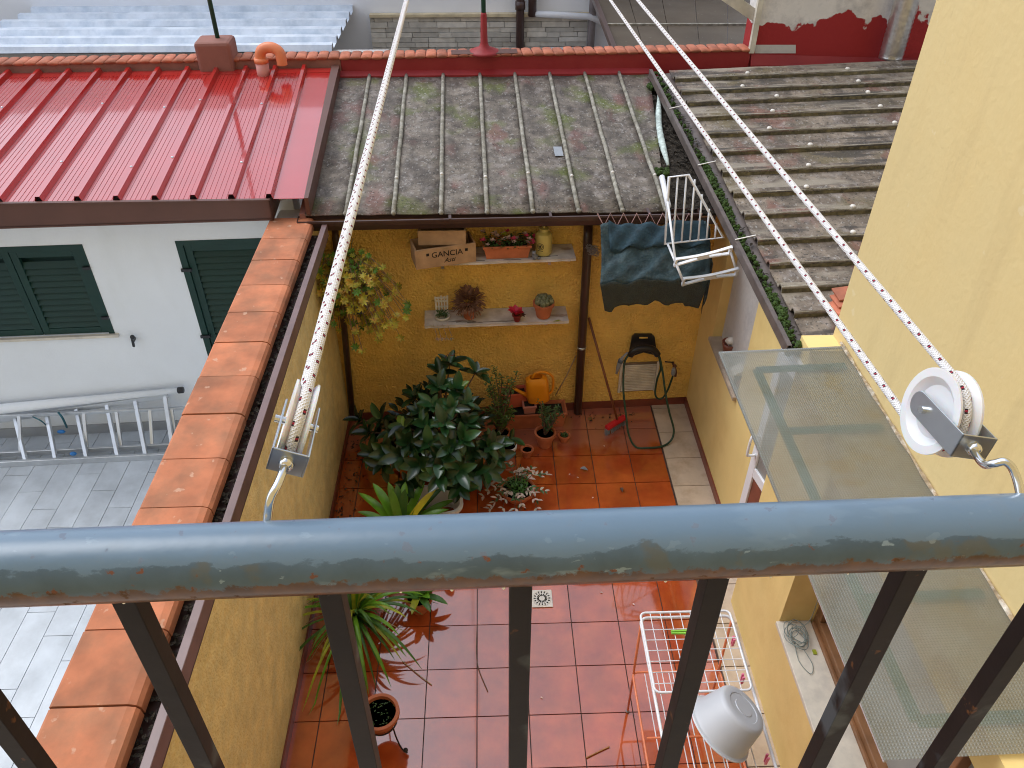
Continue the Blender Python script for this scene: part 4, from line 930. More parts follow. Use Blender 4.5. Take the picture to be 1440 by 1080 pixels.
put('wall_bracket', MB().bar(cp(xO + .02, yF + .0) + V((0, 0, -.012)), cp(xJ, yF) + V((0, 0, -.012)), .012, .012), m_alu, cn)

# ================================================================ OWN BUILDING BEHIND THE EYE (balcony)
ob = thing('balcony_building', 'yellow building facade carrying the balcony the view is taken from', 'building', (0, -1.2, 0))
put('facade', MB().box((-1.5, -1.25, 4), (9, .3, 8)), m_ywing, ob)
put('balcony_slab', MB().box((0, -.35, 3.28), (2.6, 1.5, .14)), m_oldplaster, ob)

# ================================================================ RAILING
RD = .56
c0, c1 = dep(0, 800, RD * .975), dep(1440, 744, RD * 1.03)
rl = thing('balcony_railing', 'balcony railing with a worn blue grey round top rail and dark brown square bars', 'railing', V(((c0.x + c1.x) / 2, c0.y, 3.35)))
rdv = (c1 - c0); ra, rb_ = c0 - rdv * .45, c1 + rdv * .6
ru = rdv.normalized(); rside = ru.cross(UP).normalized(); rup = rside.cross(ru)
# rust lies along the underside: mask by height across the tube, following the rail
n, l, b = nodes(m_rail); src = b.inputs['Base Color'].links[0].from_socket
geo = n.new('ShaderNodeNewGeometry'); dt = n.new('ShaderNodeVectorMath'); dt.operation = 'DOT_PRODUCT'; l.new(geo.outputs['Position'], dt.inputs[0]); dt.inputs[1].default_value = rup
no = n.new('ShaderNodeTexNoise'); no.inputs['Scale'].default_value = 65; no.inputs['Detail'].default_value = 9; no.inputs['Roughness'].default_value = .7; l.new(geo.outputs['Position'], no.inputs['Vector'])
mc = n.new('ShaderNodeMath'); mc.operation = 'MULTIPLY_ADD'; l.new(no.outputs[0], mc.inputs[0]); mc.inputs[1].default_value = -.030; l.new(dt.outputs['Value'], mc.inputs[2])
RR = .0262; zc0 = c0.dot(rup)
mr = n.new('ShaderNodeMapRange'); mr.inputs[1].default_value = zc0 - .0135; mr.inputs[2].default_value = zc0 - .0110; mr.inputs[3].default_value = 1; mr.inputs[4].default_value = 0
l.new(mc.outputs[0], mr.inputs[0])
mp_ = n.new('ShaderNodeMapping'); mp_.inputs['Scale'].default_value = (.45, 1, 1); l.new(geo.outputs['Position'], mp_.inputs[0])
chalk_sheen_n = n.new('ShaderNodeTexNoise'); chalk_sheen_n.inputs['Scale'].default_value = 34; chalk_sheen_n.inputs['Detail'].default_value = 9; chalk_sheen_n.inputs['Roughness'].default_value = .68; l.new(mp_.outputs[0], chalk_sheen_n.inputs['Vector'])
chalk_sheen_m = n.new('ShaderNodeMath'); chalk_sheen_m.operation = 'MULTIPLY_ADD'; l.new(chalk_sheen_n.outputs[0], chalk_sheen_m.inputs[0]); chalk_sheen_m.inputs[1].default_value = .03; l.new(dt.outputs['Value'], chalk_sheen_m.inputs[2])
chalk_sheen_r = n.new('ShaderNodeMapRange'); chalk_sheen_r.inputs[1].default_value = zc0 + .0162 + .0150; chalk_sheen_r.inputs[2].default_value = zc0 + .0162 + .0162; chalk_sheen_r.inputs[4].default_value = .8; l.new(chalk_sheen_m.outputs[0], chalk_sheen_r.inputs[0])
chalk_sheen_x = n.new('ShaderNodeMixRGB'); chalk_sheen_x.inputs[2].default_value = (.13, .205, .295, 1); l.new(chalk_sheen_r.outputs[0], chalk_sheen_x.inputs[0]); l.new(src, chalk_sheen_x.inputs[1]); src = chalk_sheen_x.outputs[0]  # ragged lighter upper band: gloss reflection and chalky wear put into the colour
rust = n.new('ShaderNodeTexNoise'); rust.inputs['Scale'].default_value = 90; l.new(geo.outputs['Position'], rust.inputs['Vector'])
rc = n.new('ShaderNodeMixRGB'); rc.inputs[1].default_value = (.018, .009, .006, 1); rc.inputs[2].default_value = (.17, .07, .015, 1); l.new(rust.outputs[0], rc.inputs[0])
mx = n.new('ShaderNodeMixRGB'); l.new(mr.outputs[0], mx.inputs[0]); l.new(src, mx.inputs[1]); l.new(rc.outputs[0], mx.inputs[2]); l.new(mx.outputs[0], b.inputs['Base Color'])
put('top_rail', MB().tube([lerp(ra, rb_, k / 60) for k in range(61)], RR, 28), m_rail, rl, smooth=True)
drp = M('water_drop', (.9, .92, .95), .05, 0, spec=.8)
for k in range(16):
    t_ = rr_(.1, .95); p = lerp(c0, c1, t_); a = R(rr_(215, 250)); p = p + (rside * -math.cos(a) * -1 + 0 * rup) * 0
    a = R(rr_(-62, -40)); q = p + (-rside * 0 + rup * math.sin(a) + (rside if rside.y < 0 else -rside) * math.cos(a)) * RR
    put('drop', MB().ball(q, rr_(.0008, .0016), 8), drp, rl, smooth=True)
for px_, py_, w in ((-129, 850, .0185), (172, 858, .0185), (463, 845, .0185), (735, 828, .0175), (1008, 815, .0185), (1288, 800, .0185), (1518, 790, .0185)):
    t_ = 0; best = None
    for k in range(400):
        t_ = -.4 + k * .005; p = lerp(c0, c1, t_) - UP * RR
        w_ = p - V(EYE); z_ = eX[2] * w_.x + eY[2] * w_.y - eD[2] * w_.z; x_ = CX + F * (eX[0] * w_.x + eY[0] * w_.y - eD[0] * w_.z) / z_
        if best is None or abs(x_ - px_) < best[0]: best = (abs(x_ - px_), p)
    p = best[1]
    br0 = put('bar', MB().bar(p + UP * .012, V((p.x, p.y, 3.36)), .0165, .0165, ru), m_bar, rl, bevel=.0008)
    put('weld', MB().tube([p + UP * .002 + V((math.cos(q) * .0115, math.sin(q) * .0115, rr_(-.001, .001))) for q in [6.283 * j / 16 for j in range(16)]], [rr_(.002, .0034) for _ in range(16)], 6, True), m_bar, br0, smooth=True)
pb0, pb1 = ra.copy(), rb_.copy(); pb0.z = pb1.z = 3.4
put('bottom_rail', MB().bar(pb0, pb1, .03, .01), m_bar, rl)

# ================================================================ PULLEYS AND ROPES
VPX, VPY = 648, -315
rdir = V(ray(VPX, VPY)).normalized()
def hook_curve(pts, r, parent): return put('hook', MB().tube(curve(pts, 8), r, 10), m_chrome, parent, smooth=True)
def pulley(label, cen, axle, hookpts, rad=.034, thick=.021):
    """wheel centre, axle direction, hook points ending in the rail"""
    axle = V(axle).normalized(); tail = (V(hookpts[0]) - V(cen)); tail = (tail - axle * tail.dot(axle)).normalized(); side = axle.cross(tail)
    t = thing('clothesline_pulley', label, 'pulley', cen)
    rot = frame3(tail, side, axle) if tail.cross(side).dot(axle) > 0 else frame3(tail, -side, axle)
    h = thick / 2
    prof = [(.004, -h * .5), (rad * .62, -h * .5), (rad * .80, -h * 1.0), (rad, -h), (rad, -h * .82), (rad * .80, -h * .30), (rad * .80, h * .30), (rad, h * .82), (rad, h), (rad * .80, h), (rad * .62, h * .5), (.004, h * .5)]
    put('wheel', MB().lathe(prof, cen, 40, rot), m_nylon, t, smooth=True, auto=True)
    gap = h + .004; Lp = rad * 1.35; wd = .0215
    br_ = MB()
    def P_(a, b_, c): return V(cen) + tail * a + side * b_ + axle * c
    for sgn in (-1, 1):
        pts = [P_(-.010 + .010 * (1 - math.cos(R(q))) * 0 - 0.0 + -.0 + -wd / 2 * math.sin(R(q)) + 0, -wd / 2 * math.cos(R(q)), sgn * gap) for q in range(0, 181, 20)]
        pts = [p for p in pts] + [P_(Lp, wd / 2, sgn * gap), P_(Lp, -wd / 2, sgn * gap)]
        br_.slab(pts, .0016, axle)
    br_.slab([P_(Lp, -wd / 2, -gap), P_(Lp, wd / 2, -gap), P_(Lp, wd / 2, gap), P_(Lp, -wd / 2, gap)], .0016, tail)
    put('bracket', br_, m_zinc, t, bevel=.0004)
    put('axle', MB().tube([P_(0, 0, -gap - .004), P_(0, 0, gap + .004)], .0032, 12), m_chrome, t, smooth=True, auto=True)
    put('rivet', MB().ball(P_(Lp + .001, 0, 0), .006, 10), m_chrome, t, smooth=True)
    hook_curve([P_(Lp - .004, 0, 0)] + [V(p) for p in hookpts], .0031, t)
    return t, rot, tail, side
ropes_r = .0052
# right pulley: rim seen from its left side
RDp = .66
rc_ = dep(1322, 580, RDp)
tgt = dep(1360, 650, RDp * .93)
ax_r = (V((.93, -.12, -.33)))
def axle_for(cen, deg):
    v_ = (V(EYE) - cen).normalized(); m_ = (v_ - rdir * v_.dot(rdir)).normalized()
    return Quaternion(rdir, R(deg)) @ m_
def cam_x(v_): return eX[0] * v_.x + eY[0] * v_.y - eD[0] * v_.z
ax_r = min((axle_for(rc_, d_) for d_ in (36, -36)), key=cam_x)
hp = [dep(1382, 652, .60), dep(1398, 652, .59), dep(1415, 650, .585), dep(1428, 668, .583), dep(1436, 704, .578), dep(1437, 745, .578)]
pulley('white nylon clothesline pulley hooked to the right of the rail, shown from its side', rc_, ax_r, hp, rad=.0365)
upv = rdir.cross(ax_r).normalized(); upv = upv if upv.z > 0 else -upv
def strand(px0, px1, start, near_turn):
    return start
def rope(label, pts):
    o = put('rope', MB().tube(pts, ropes_r if True else .004, 12, uv=True), m_rope, smooth=True); tag(o, label, 'rope', 'clothesline ropes'); return o
def looprope(label, cen, up, d, rad, far, r, sep=1.0, sag=.04):
    """one endless rope: far upper strand, half turn round the wheel, far lower strand"""
    n_ = 60; pts = []
    for k in range(n_):
        t_ = 1 - k / n_; s_ = far * t_ ** 1.6; pts.append(cen + d * s_ + up * rad * sep - UP * sag * (s_ / far) * (1 - s_ / far) * 4)
    for k in range(17):
        a = math.pi * k / 16; pts.append(cen + up * rad * sep * math.cos(a) - d * rad * sep * math.sin(a))
    for k in range(1, n_ + 1):
        t_ = k / n_; s_ = far * t_ ** 1.6; pts.append(cen + d * s_ - up * rad * sep - UP * sag * (s_ / far) * (1 - s_ / far) * 4)
    o = put('rope', MB().tube(pts, r, 12, uv=True), m_rope, smooth=True); tag(o, label, 'rope', 'clothesline ropes'); return o
looprope('white rope with dark flecks running as two lines from the right pulley', rc_, upv, rdir, .0305, 13, .0037)
# left pulley: seen edge-on
LDp = .62
lc_ = dep(417, 596, LDp)
vdir = (V(EYE) - lc_).normalized()
ax_l = (vdir.cross(rdir)).normalized()
view_up = rdir.cross(ax_l).normalized(); view_up = view_up if view_up.z > 0 else -view_up
ax_l2 = (ax_l + view_up * .05).normalized()
hp = [dep(392, 678, .565), dep(381, 700, .56), dep(377, 722, .562), dep(375, 745, .562), dep(375, 775, .562)]
pulley('white nylon clothesline pulley shown edge on, hooked to the left of the rail', lc_, ax_l2, hp, thick=.018)
upl = rdir.cross(ax_l2).normalized(); upl = upl if upl.z > 0 else -upl
looprope('white rope with dark flecks running as one double line from the left pulley', lc_, upl, rdir, .0305, 13, .0044)

# ================================================================ SHELVES
def shelf(label, pts, off, thick, brk):
    a, b_ = bw(*pts[0], off), bw(*pts[1], off); z = (a.z + b_.z) / 2
    t = thing('wall_shelf', label, 'shelf', bpt((bs(a) + bs(b_)) / 2, off / 2, z), 'weathered shelves on the back wall')
    mb = MB(); N = 24; s0, s1 = bs(a), bs(b_)
    rows = [[bpt(lerp(s0, s1, i / N), off - .006 + rr_(-.006, .006) * (1 if j == 2 else 0) if j > 0 else .004, z + lerp(a.z - z, b_.z - z, i / N) * 1 + (0, .0, -.002, -thick)[j]) if j < 4 else None for j in range(4)] for i in range(N + 1)]
    rows = []
    for i in range(N + 1):
        s_ = lerp(s0, s1, i / N); zz_ = lerp(a.z, b_.z, i / N); e = off + rr_(-.004, .003)
        rows.append([bpt(s_, .004, zz_), bpt(s_, off * .5, zz_ + rr_(-.0015, .0015)), bpt(s_, e, zz_ - .002), bpt(s_, e - rr_(0, .004), zz_ - thick * .5), bpt(s_, e, zz_ - thick), bpt(s_, .004, zz_ - thick)])
    mb.grid(rows).add(rows[0], [tuple(range(6))]).add(rows[-1], [tuple(range(6))])
    put('board', mb, m_shelf, t)
    cr = MB()
    for k in range(5):
        s_ = rr_(s0 + .1, s1 - .3); L = rr_(.12, .3); o_ = off - rr_(.01, .05)
        cr.tube([bpt(s_ + L * q / 5, o_ + rr_(-.004, .004), lerp(a.z, b_.z, (s_ - s0) / (s1 - s0)) + .0015) for q in range(6)], .0018, 4)
    put('cracks', cr, m_ink, t)
    for px, py in brk:
        q = bs(bw(px, py, off * .6))
        bb = put('bracket', MB().bar(bpt(q, .008, z - thick), bpt(q, .008, z - thick - .16), .025, .006, bnrm).bar(bpt(q, .0, z - thick - .004), bpt(q, off * .8, z - thick - .004), .025, .006).tube([bpt(q, .01, z - thick - .14), bpt(q, off * .7, z - thick - .008)], .006, 6), m_zinc, t)
    return z, a, b_
m_shelf = spots(M('flaking_grey_white_shelf_paint', (.56, .50, .48), .75, .18, 9, col2=(.66, .62, .60), c2amt=.5, c2scale=7, bump=.25, bscale=30), (.24, .14, .09), 9, .60, .03, .6, stretch=(.4, 1, 1))
zU, ua, ub = shelf('upper weathered shelf holding the wine crate, flower box and yellow jug', ((584, 371), (810, 363)), .24, .025, ((622, 378), (776, 372)))
zL, la, lb = shelf('lower weathered shelf holding the cactus, red flower and dried plants', ((597, 458), (800, 451)), .23, .028, ((770, 458),))
def on_shelf(px, py, z): return onZ(px, py, z)
# crates
def crate(label, c, rz, sx, sy, sz_, text=None, mat=None):
    t = thing('wine_crate', label, 'crate', c); rot = BROT @ rotz(rz); mat = mat or m_pine
    th = .014
    put('base', MB().box(c + V((0, 0, th / 2)), (sx - .002, sy - .002, th), rot), mat, t)
    ft = put('front_panel', MB().box(c + rot @ V((0, -sy / 2 + th / 2, sz_ / 2 + .001)), (sx, th, sz_), rot), mat, t, bevel=.002)
    put('back_panel', MB().box(c + rot @ V((0, sy / 2 - th / 2, sz_ / 2 + .001)), (sx, th, sz_), rot), mat, t, bevel=.002)
    for s_ in (-1, 1):
        put('side_panel', MB().box(c + rot @ V((s_ * (sx / 2 - th / 2), 0, sz_ / 2 + .001)), (th, sy - 2 * th - .002, sz_), rot), mat, t, bevel=.002)
    if text:
        for txt, size, x, z in text:
            cu = bpy.data.curves.new('lettering', 'FONT'); cu.body = txt; cu.size = size; cu.align_x = 'CENTER'; cu.align_y = 'CENTER'; cu.offset = .0006; cu.extrude = .0006
            if txt == 'Asti': cu.shear = .35
            tmp = bpy.data.objects.new('lettering', cu); COL.objects.link(tmp); dg = bpy.context.evaluated_depsgraph_get(); dg.update()
            me = bpy.data.meshes.new_from_object(tmp.evaluated_get(dg)); bpy.data.objects.remove(tmp); me.materials.append(m_ink)
            W4 = Matrix.Translation(c + rot @ V((x, -sy / 2 - .0012, z))) @ rot.to_4x4() @ Matrix.Rotation(R(90), 4, 'X')
            piece('lettering', me, ft, W4)
    return t, rot, ft
cA = bpt(bs(bw(636, 352, .2)) - .07, .19, zU + .002)
t, rot, ft = crate('pine wine crate lettered GANCIA Asti, its end jutting off the upper shelf', cA, R(12), .47, .20, .16, (('GANCIA', .064, .01, .104), ('Asti', .052, .025, .048)))
for q in (-.14, .16): put('rope_hole', MB().box(cA + rot @ V((q, -.1012, .115)), (.022, .002, .022), rot), m_ink, ft)
crate('second pine crate stacked askew on top of the lettered wine crate under the gutter', cA + V((.0, .03, .156)), R(-3), .36, .18, .12)
cF = onZ(713, 361, zU) ; cF = bpt(bs(cF), .15, zU + .002)
t = thing('flower_box', 'terracotta planter box of pink and white flowers on the upper shelf', 'planter', cF)
mb = MB(); sx, sy, hh = .36, .14, .11
def trough(c, sx, sy, h, rot, taper=.9, th=.008):
    o_ = [(x * sx / 2, y * sy / 2) for x, y in ((-1, -1), (1, -1), (1, 1), (-1, 1))]
    L0 = [c + rot @ V((x * taper, y * taper, 0)) for x, y in o_]; L1 = [c + rot @ V((x, y, h)) for x, y in o_]
    r1 = [c + rot @ V((x + math.copysign(.008, x), y + math.copysign(.008, y), h)) for x, y in o_]; r0_ = [p - V((0, 0, .02)) for p in r1]
    i1 = [c + rot @ V((x - math.copysign(th, x), y - math.copysign(th, y), h)) for x, y in o_]; i0 = [c + rot @ V((x * taper - math.copysign(th, x), y * taper - math.copysign(th, y), h * .75)) for x, y in o_]
    vs = L0 + [p - V((0, 0, .02)) for p in L1] + r0_ + r1 + i1 + i0; f = [(3, 2, 1, 0), (20, 21, 22, 23)]
    for lev in range(5):
        for k in range(4): f.append((lev * 4 + k, lev * 4 + (k + 1) % 4, lev * 4 + 4 + (k + 1) % 4, lev * 4 + 4 + k))
    return MB().add(vs, f)
put('box', trough(cF, sx, sy, hh, BROT), m_terra, t, bevel=.003)
put('soil', MB().box(cF + V((0, 0, .085)), (sx * .92, sy * .85, .01), BROT), m_soil, t)
m_pf = M('pale_pink_petal', (.65, .45, .40), .6, .2, 20); m_rf = M('deep_pink_petal', (.60, .06, .12), .6, .2, 20)
def foliage_cluster(mb, cf, n_, L, w, up=.5):
    for _ in range(n_):
        p = cf(); a = rr_(0, 6.28); e = rr_(-.3, 1) * up; mb.leaf(p, (math.cos(a), math.sin(a), e), L * rr_(.7, 1.3), w * rr_(.7, 1.3), droop=.3, n_=3)
    return mb
put('foliage', foliage_cluster(MB(), lambda: cF + BROT @ V((rr_(-.19, .19), rr_(-.08, .06), rr_(.10, .17))), 260, .035, .013), m_small, t, kind='stuff')
for k in range(34):
    c = cF + BROT @ V((rr_(-.19, .21), rr_(-.10, .04), rr_(.12, .19))); mb = MB(); r_ = rr_(.014, .024)
    for q in range(5): a = 2 * math.pi * q / 5; mb.leaf(c, (math.cos(a), math.sin(a) - .5, .35), r_ * 1.5, r_ * 1.2, droop=.1, n_=3)
    put('flower', mb, (m_pf, m_pf, m_rf)[k % 3] if k % 7 else m_leafy, t)
cJ = onZ(765, 360, zU); cJ = bpt(bs(cJ), .14, zU + .002)
t = thing('yellow_jug', 'pale yellow tin jug with a dark round emblem at the right of the upper shelf', 'jug', cJ)
put('body', MB().lathe([(.062, 0), (.066, .01), (.066, .15), (.058, .175), (.035, .19), (.032, .205), (.0, .205)], cJ, 24), m_yel, t, smooth=True, auto=True)
put('lid', MB().lathe([(.036, .205), (.036, .215), (.012, .22), (.012, .235), (0, .236)], cJ, 16), m_yel, t, smooth=True, auto=True)
eb = MB(); ec = 0
for s_, r_ in ((1, .026), (1, .016)):
    eb.tube([cJ + rotz(a0_) @ V((0, -.0675, .085 + r_ * math.sin(q))) for q, a0_ in ((2 * math.pi * k / 20, math.cos(2 * math.pi * k / 20) * r_ / .066 - .45) for k in range(20))], .002, 4, True)
eb.bar(cJ + rotz(-.75) @ V((0, -.068, .048)), cJ + rotz(-.15) @ V((0, -.068, .048)), .004, .003)
eb.ball(cJ + rotz(-.45) @ V((0, -.066, .085)), .010, 8, (1, .3, 1))
put('emblem', eb, m_ink, t)
cC = onZ(752, 365, zU)
t = thing('cat_figurine', 'tiny grey figurine sitting between the flower box and the yellow jug', 'ornament', cC)
put('body', MB().ball(cC + V((0, 0, .025)), .026, 10, (.9, .8, 1.1)), m_fungl, t, smooth=True); put('head', MB().ball(cC + V((-.008, -.01, .062)), .017, 10).add([cC + V((-.02, -.01, .07)), cC + V((-.012, -.01, .074)), cC + V((-.018, -.01, .09)), cC + V((.0, -.01, .074)), cC + V((.008, -.01, .07)), cC + V((.006, -.01, .09))], [(0, 1, 2), (3, 4, 5)]), m_fungl, t, smooth=True)
put('tail', MB().tube(curve([cC + V((.02, 0, .01)), cC + V((.035, -.01, .01)), cC + V((.04, -.02, .03))], 4), .005, 6), m_fungl, t, smooth=True)

# round pots
def pot(parent, c, r, h, mat, rim=.008, name='pot', soil=True, smooth=True):
    prof = [(r * .70, 0), (r * .96, h * .78), (r * .96, h * .80), (r + rim, h * .80), (r + rim, h), (r - .006, h), (r - .010, h * .80), (r * .66, h * .15)]
    o = put(name, MB().lathe(prof, c, 28), mat, parent, smooth=True, auto=True)
    if soil: put('soil', MB().lathe([(0, 0), (r * .93, 0)], V(c) + V((0, 0, h * .82)), 20), m_soil, parent)
    return o
# lower shelf plants
c = onZ(622, 447, zL + .003)
t = thing('mini_chair_planter', 'little white wicker chair holding a small succulent at the left of the lower shelf', 'planter', c)
ch_ = MB().lathe([(.06, 0), (.068, .03), (.06, .03), (.05, .012)], c, 16)
put('seat_basket', ch_, m_ceram, t, smooth=True)
for k in range(5): put('back_slat', MB().bar(c + BROT @ V((-.044 + k * .022, .045, .02)), c + BROT @ V((-.05 + k * .025, .075, .165 + rr_(-.006, .006))), .014, .006, bnrm), m_ceram, t)
for z_ in (.07, .12, .15): put('back_rail', MB().bar(c + BROT @ V((-.055, .058 + z_ * .1, z_)), c + BROT @ V((.055, .058 + z_ * .1, z_)), .01, .012), m_ceram, t)
put('foliage', foliage_cluster(MB(), lambda: c + V((rr_(-.04, .04), rr_(-.04, .03), rr_(.03, .055))), 90, .035, .009, 1.6), m_small, t, kind='stuff')
mb = MB()
for dx in (-.075, -.045, .0, .04):
    a = bpt(bs(c) + dx, .22, zL + .01); mb.tube(curve([a, a + bnrm * .03 + V((.01, 0, -.02)), a + bnrm * .03 + V((.03, 0, -.12 + rr_(-.02, .02)))], 4), .0025, 4)
    e = a + bnrm * .03 + V((.03, 0, -.12)); 
    for q in range(7): an = rr_(0, 6.28); mb.leaf(e, (math.cos(an), -.4, math.sin(an)), .025, .009, n_=3)
put('trailing_stems', mb, m_pink, t)
c = onZ(660, 446, zL + .003)
t = thing('dried_plant_pot', 'bushy dried brown succulent spilling over a terracotta pot on the lower shelf', 'potted plant', c)
pot(t, c, .062, .10, m_terra)
mb = MB()
for k in range(900):
    a, e = rr_(0, 6.28), rr_(-.5, 1.3); d = V((math.cos(a) * math.cos(e), math.sin(a) * math.cos(e), math.sin(e))); p = c + V((0, 0, .14)) + d * rr_(.04, .125); mb.leaf(p, d + V((0, 0, -.15)), rr_(.03, .045), rr_(.010, .016), droop=.2, n_=3)
put('foliage', mb, m_dry, t, kind='stuff')
c = onZ(727, 451, zL + .003)
t = thing('red_flower_pot', 'small crimson flower in a dark red pot near the middle of the lower shelf', 'potted plant', c)
pot(t, c, .034, .065, M('dark_red_pot', (.20, .02, .02), .4))
for k in range(8): a = k * .8; put('petal', MB().leaf(c + V((-.012, -.005, .055 + .006 * k)), (math.cos(a), math.sin(a) - .3, .9), .10, .06, droop=.3), m_magenta, t)
for k in range(7): a = k * .9; put('leaf', MB().leaf(c + V((.03, 0, .05)), (math.cos(a) + .2, math.sin(a), .6), .055, .03, droop=.5), M('purple_brown_leaf', (.10, .04, .045), .5), t)
c = onZ(764, 444, zL + .003)
t = thing('cactus_pot', 'green globular cactus cluster in an orange terracotta pot right on the lower shelf', 'potted plant', c)
pot(t, c, .082, .135, m_terra)
m_cac = M('grey_green_cactus', (.13, .14, .06), .6, .4, 60, col2=(.30, .30, .20), c2amt=.4, c2scale=70)
for k in range(17):
    a = k * 2.4; r_ = .066 * math.sqrt(k / 17); p = c + V((math.cos(a) * r_, math.sin(a) * r_, .14 + .04 * (1 - r_ / .07)))
    mb = MB(); mb.ball(p, .027, 10, (1, 1, 1.3), jit=.05)
    for q in range(14):
        aa, ee = rr_(0, 6.28), rr_(-.2, 1.5); dd = V((math.cos(aa) * math.cos(ee), math.sin(aa) * math.cos(ee), math.sin(ee) * 1.2)); mb.tube([p + dd * .024, p + dd * .036], [.001, .0004], 3)
    put('globe', mb, m_cac, t, smooth=True)
c = onZ(778, 452, zL + .003); o = put('fallen_leaf', MB().leaf(c, (1, .1, .05), .07, .018, droop=.1).leaf(c + V((.02, .0, .003)), (.9, .5, .1), .05, .014), m_leafy); tag(o, 'yellow leaf lying at the right end of the lower shelf under the cactus', 'leaf')

# ================================================================ HANGING PLANT
hc = bw(506, 442, .26); hc = bpt(bs(bw(504, 436, .25)), .25, bw(504, 436, .25).z)
t = thing('hanging_succulent', 'big trailing yellow green succulent in a slate blue pot hung on the back wall', 'hanging plant', hc)
put('pot', MB().lathe([(.07, 0), (.10, .05), (.12, .14), (.112, .14), (.09, .05)], hc, 24), m_bluegrey, t, smooth=True)
put('hanger', MB().tube(curve([bpt(bs(hc), .0, hc.z + .5), bpt(bs(hc), .14, hc.z + .52), bpt(bs(hc), .25, hc.z + .46), hc + V((0, 0, .14))], 5), .004, 6), m_zinc, t, smooth=True)
stems = MB(); la_ = MB(); lg_ = MB()
def star(mb, p, s):
    n0 = V((rr_(-.5, .5), rr_(-1, -.2), rr_(.3, 1))).normalized(); a_ = n0.cross(V((1, .1, 0))).normalized(); b__ = n0.cross(a_)
    k0 = rr_(0, 1)
    for q in range(7): 
        an = 2 * math.pi * q / 7 + k0; mb.leaf(p, a_ * math.cos(an) + b__ * math.sin(an) + n0 * .45, s, s * .42, nrm=n0, droop=.1, n_=3)
cen = hc + V((-.02, -.02, .20))
for k in range(300):
    a = rr_(0, 6.28); spread = rr_(.05, .36); 
    if math.sin(a) > .3: spread *= .5
    top = cen + V((math.cos(a) * spread * .5, math.sin(a) * spread * .5, rr_(.05, .32)))
    hang = rr_(-.12, .22) if k < 240 else rr_(.2, .55)
    end = cen + V((math.cos(a) * spread * 1.05 + (.08 if k > 240 else 0), math.sin(a) * spread * .9, .15 - hang))
    end.y = min(end.y, wallY(end.x) - .03); end.x = max(end.x, LWX + .03)
    pts = curve([hc + V((math.cos(a) * .05, math.sin(a) * .05, .13)), top, end], 4); stems.tube(pts, .0028, 4)
    star(la_ if random.random() < .72 else lg_, end, rr_(.034, .052))
    if random.random() < .7: star(la_, lerp(top, end, rr_(.3, .8)) + V((rr_(-.02, .02), -.02, .01)), rr_(.028, .044))
    if random.random() < .5: star(lg_ if random.random() < .5 else la_, top + V((0, 0, .012)), rr_(.022, .034))
put('stems', stems, M('pinkish_stem', (.24, .15, .10), .7, .3, 20), t, kind='stuff'); put('yellow_rosettes', la_, m_succ, t, kind='stuff'); put('green_rosettes', lg_, m_succg, t, kind='stuff')

# ================================================================ NET, AIRER UNDER THE GUTTER
nt_ = thing('shade_net', 'blue green shade net draped from the gutter, its darker hem hanging below', 'net', bw(910, 350, .5))
rows_def = [(318, .40, 844, 992), (345, .50, 846, 1000), (372, .60, 846, 1000), (398, .68, 844, 998)]
rows = []
for i in range(19):
    t_ = i / 18 * 3; k = min(int(t_), 2); f_ = t_ - k; y, o_, xl, xr = [lerp(rows_def[k][q], rows_def[k + 1][q], f_) for q in range(4)]
    row = []
    for j in range(41):
        u = j / 40; base = bw(lerp(xl, xr, u), y - 6 * u, o_)
        w_ = .012 * math.sin(u * 19 + i * .35) + .010 * math.sin(u * 7 - i * .5 + 1) + .008 * math.sin(i * .9 + u * 31) + rr_(-.003, .003)
        row.append(base + V((0, 0, w_ - .02 * math.sin(math.pi * i / 18))))
    rows.append(row)
put('top_cloth', MB().grid(rows), m_netA, nt_, smooth=True, sol=.002)
hem = []
for i in range(9):
    v = i / 8; hem.append([rows[-1][j] + V((.0 + .05 * v * (1 - 2 * j / 40), -.002 - .01 * v + .012 * v * math.sin(j * .9 + v) * (1 - v * .5), +.004 - v * (.20 + .02 * math.sin(j * .5) + (.03 if j < 4 or j > 33 else 0)))) for j in range(41)])
put('hanging_hem', MB().grid(hem), m_netB, nt_, smooth=True, sol=.002)
fold = [[rows[i][j] + V((0, -.004, .014 + .008 * math.sin(j * .7 + i))) for j in range(3, 40)] for i in range(0, 8)]
put('folded_flap', MB().grid(fold), M('deep_blue_net_fold', (.016, .045, .065), .8, .3, 20, bump=.5, bscale=60), nt_, smooth=True, sol=.003)
side = []
for i in range(9):
    v = i / 8; side.append([rows[min(18, j * 2)][40] + V((.02 * math.sin(j * 1.3), 0, -.004 - v * .3)) for j in range(10)])
put('side_drop', MB().grid(side), m_netB, nt_, smooth=True, sol=.002)
zz_ = MB(); pts = []
for k in range(17):
    x = 840 + k * 9.2; pts.append(bw(x, 318 if k % 2 else 299 + 1, .40 if k % 2 else .352))
put('zigzag_cord', MB().tube(pts, .006, 6), M('pinkish_plastic_cord', (.34, .20, .19), .5), nt_, smooth=False)
# fine mesh ball beside the downpipe
c = bw(833, 352, .14); mb = MB()
for k in range(26):
    ax = V((rr_(-1, 1), rr_(-1, 1), rr_(-1, 1))).normalized(); a_ = ax.orthogonal().normalized(); b__ = ax.cross(a_); r_ = rr_(.03, .075)
    mb.tube([c + V((rr_(-.01, .01), 0, 0)) + a_ * r_ * math.cos(q) * .5 + b__ * r_ * math.sin(q) for q in [6.283 * j / 14 for j in range(14)]], .0014, 4, True)
o = put('tangled_line', mb, M('grey_nylon_line', (.28, .26, .25), .5)); tag(o, 'grey tangle of fine line hanging at the top of the thick downpipe', 'line')

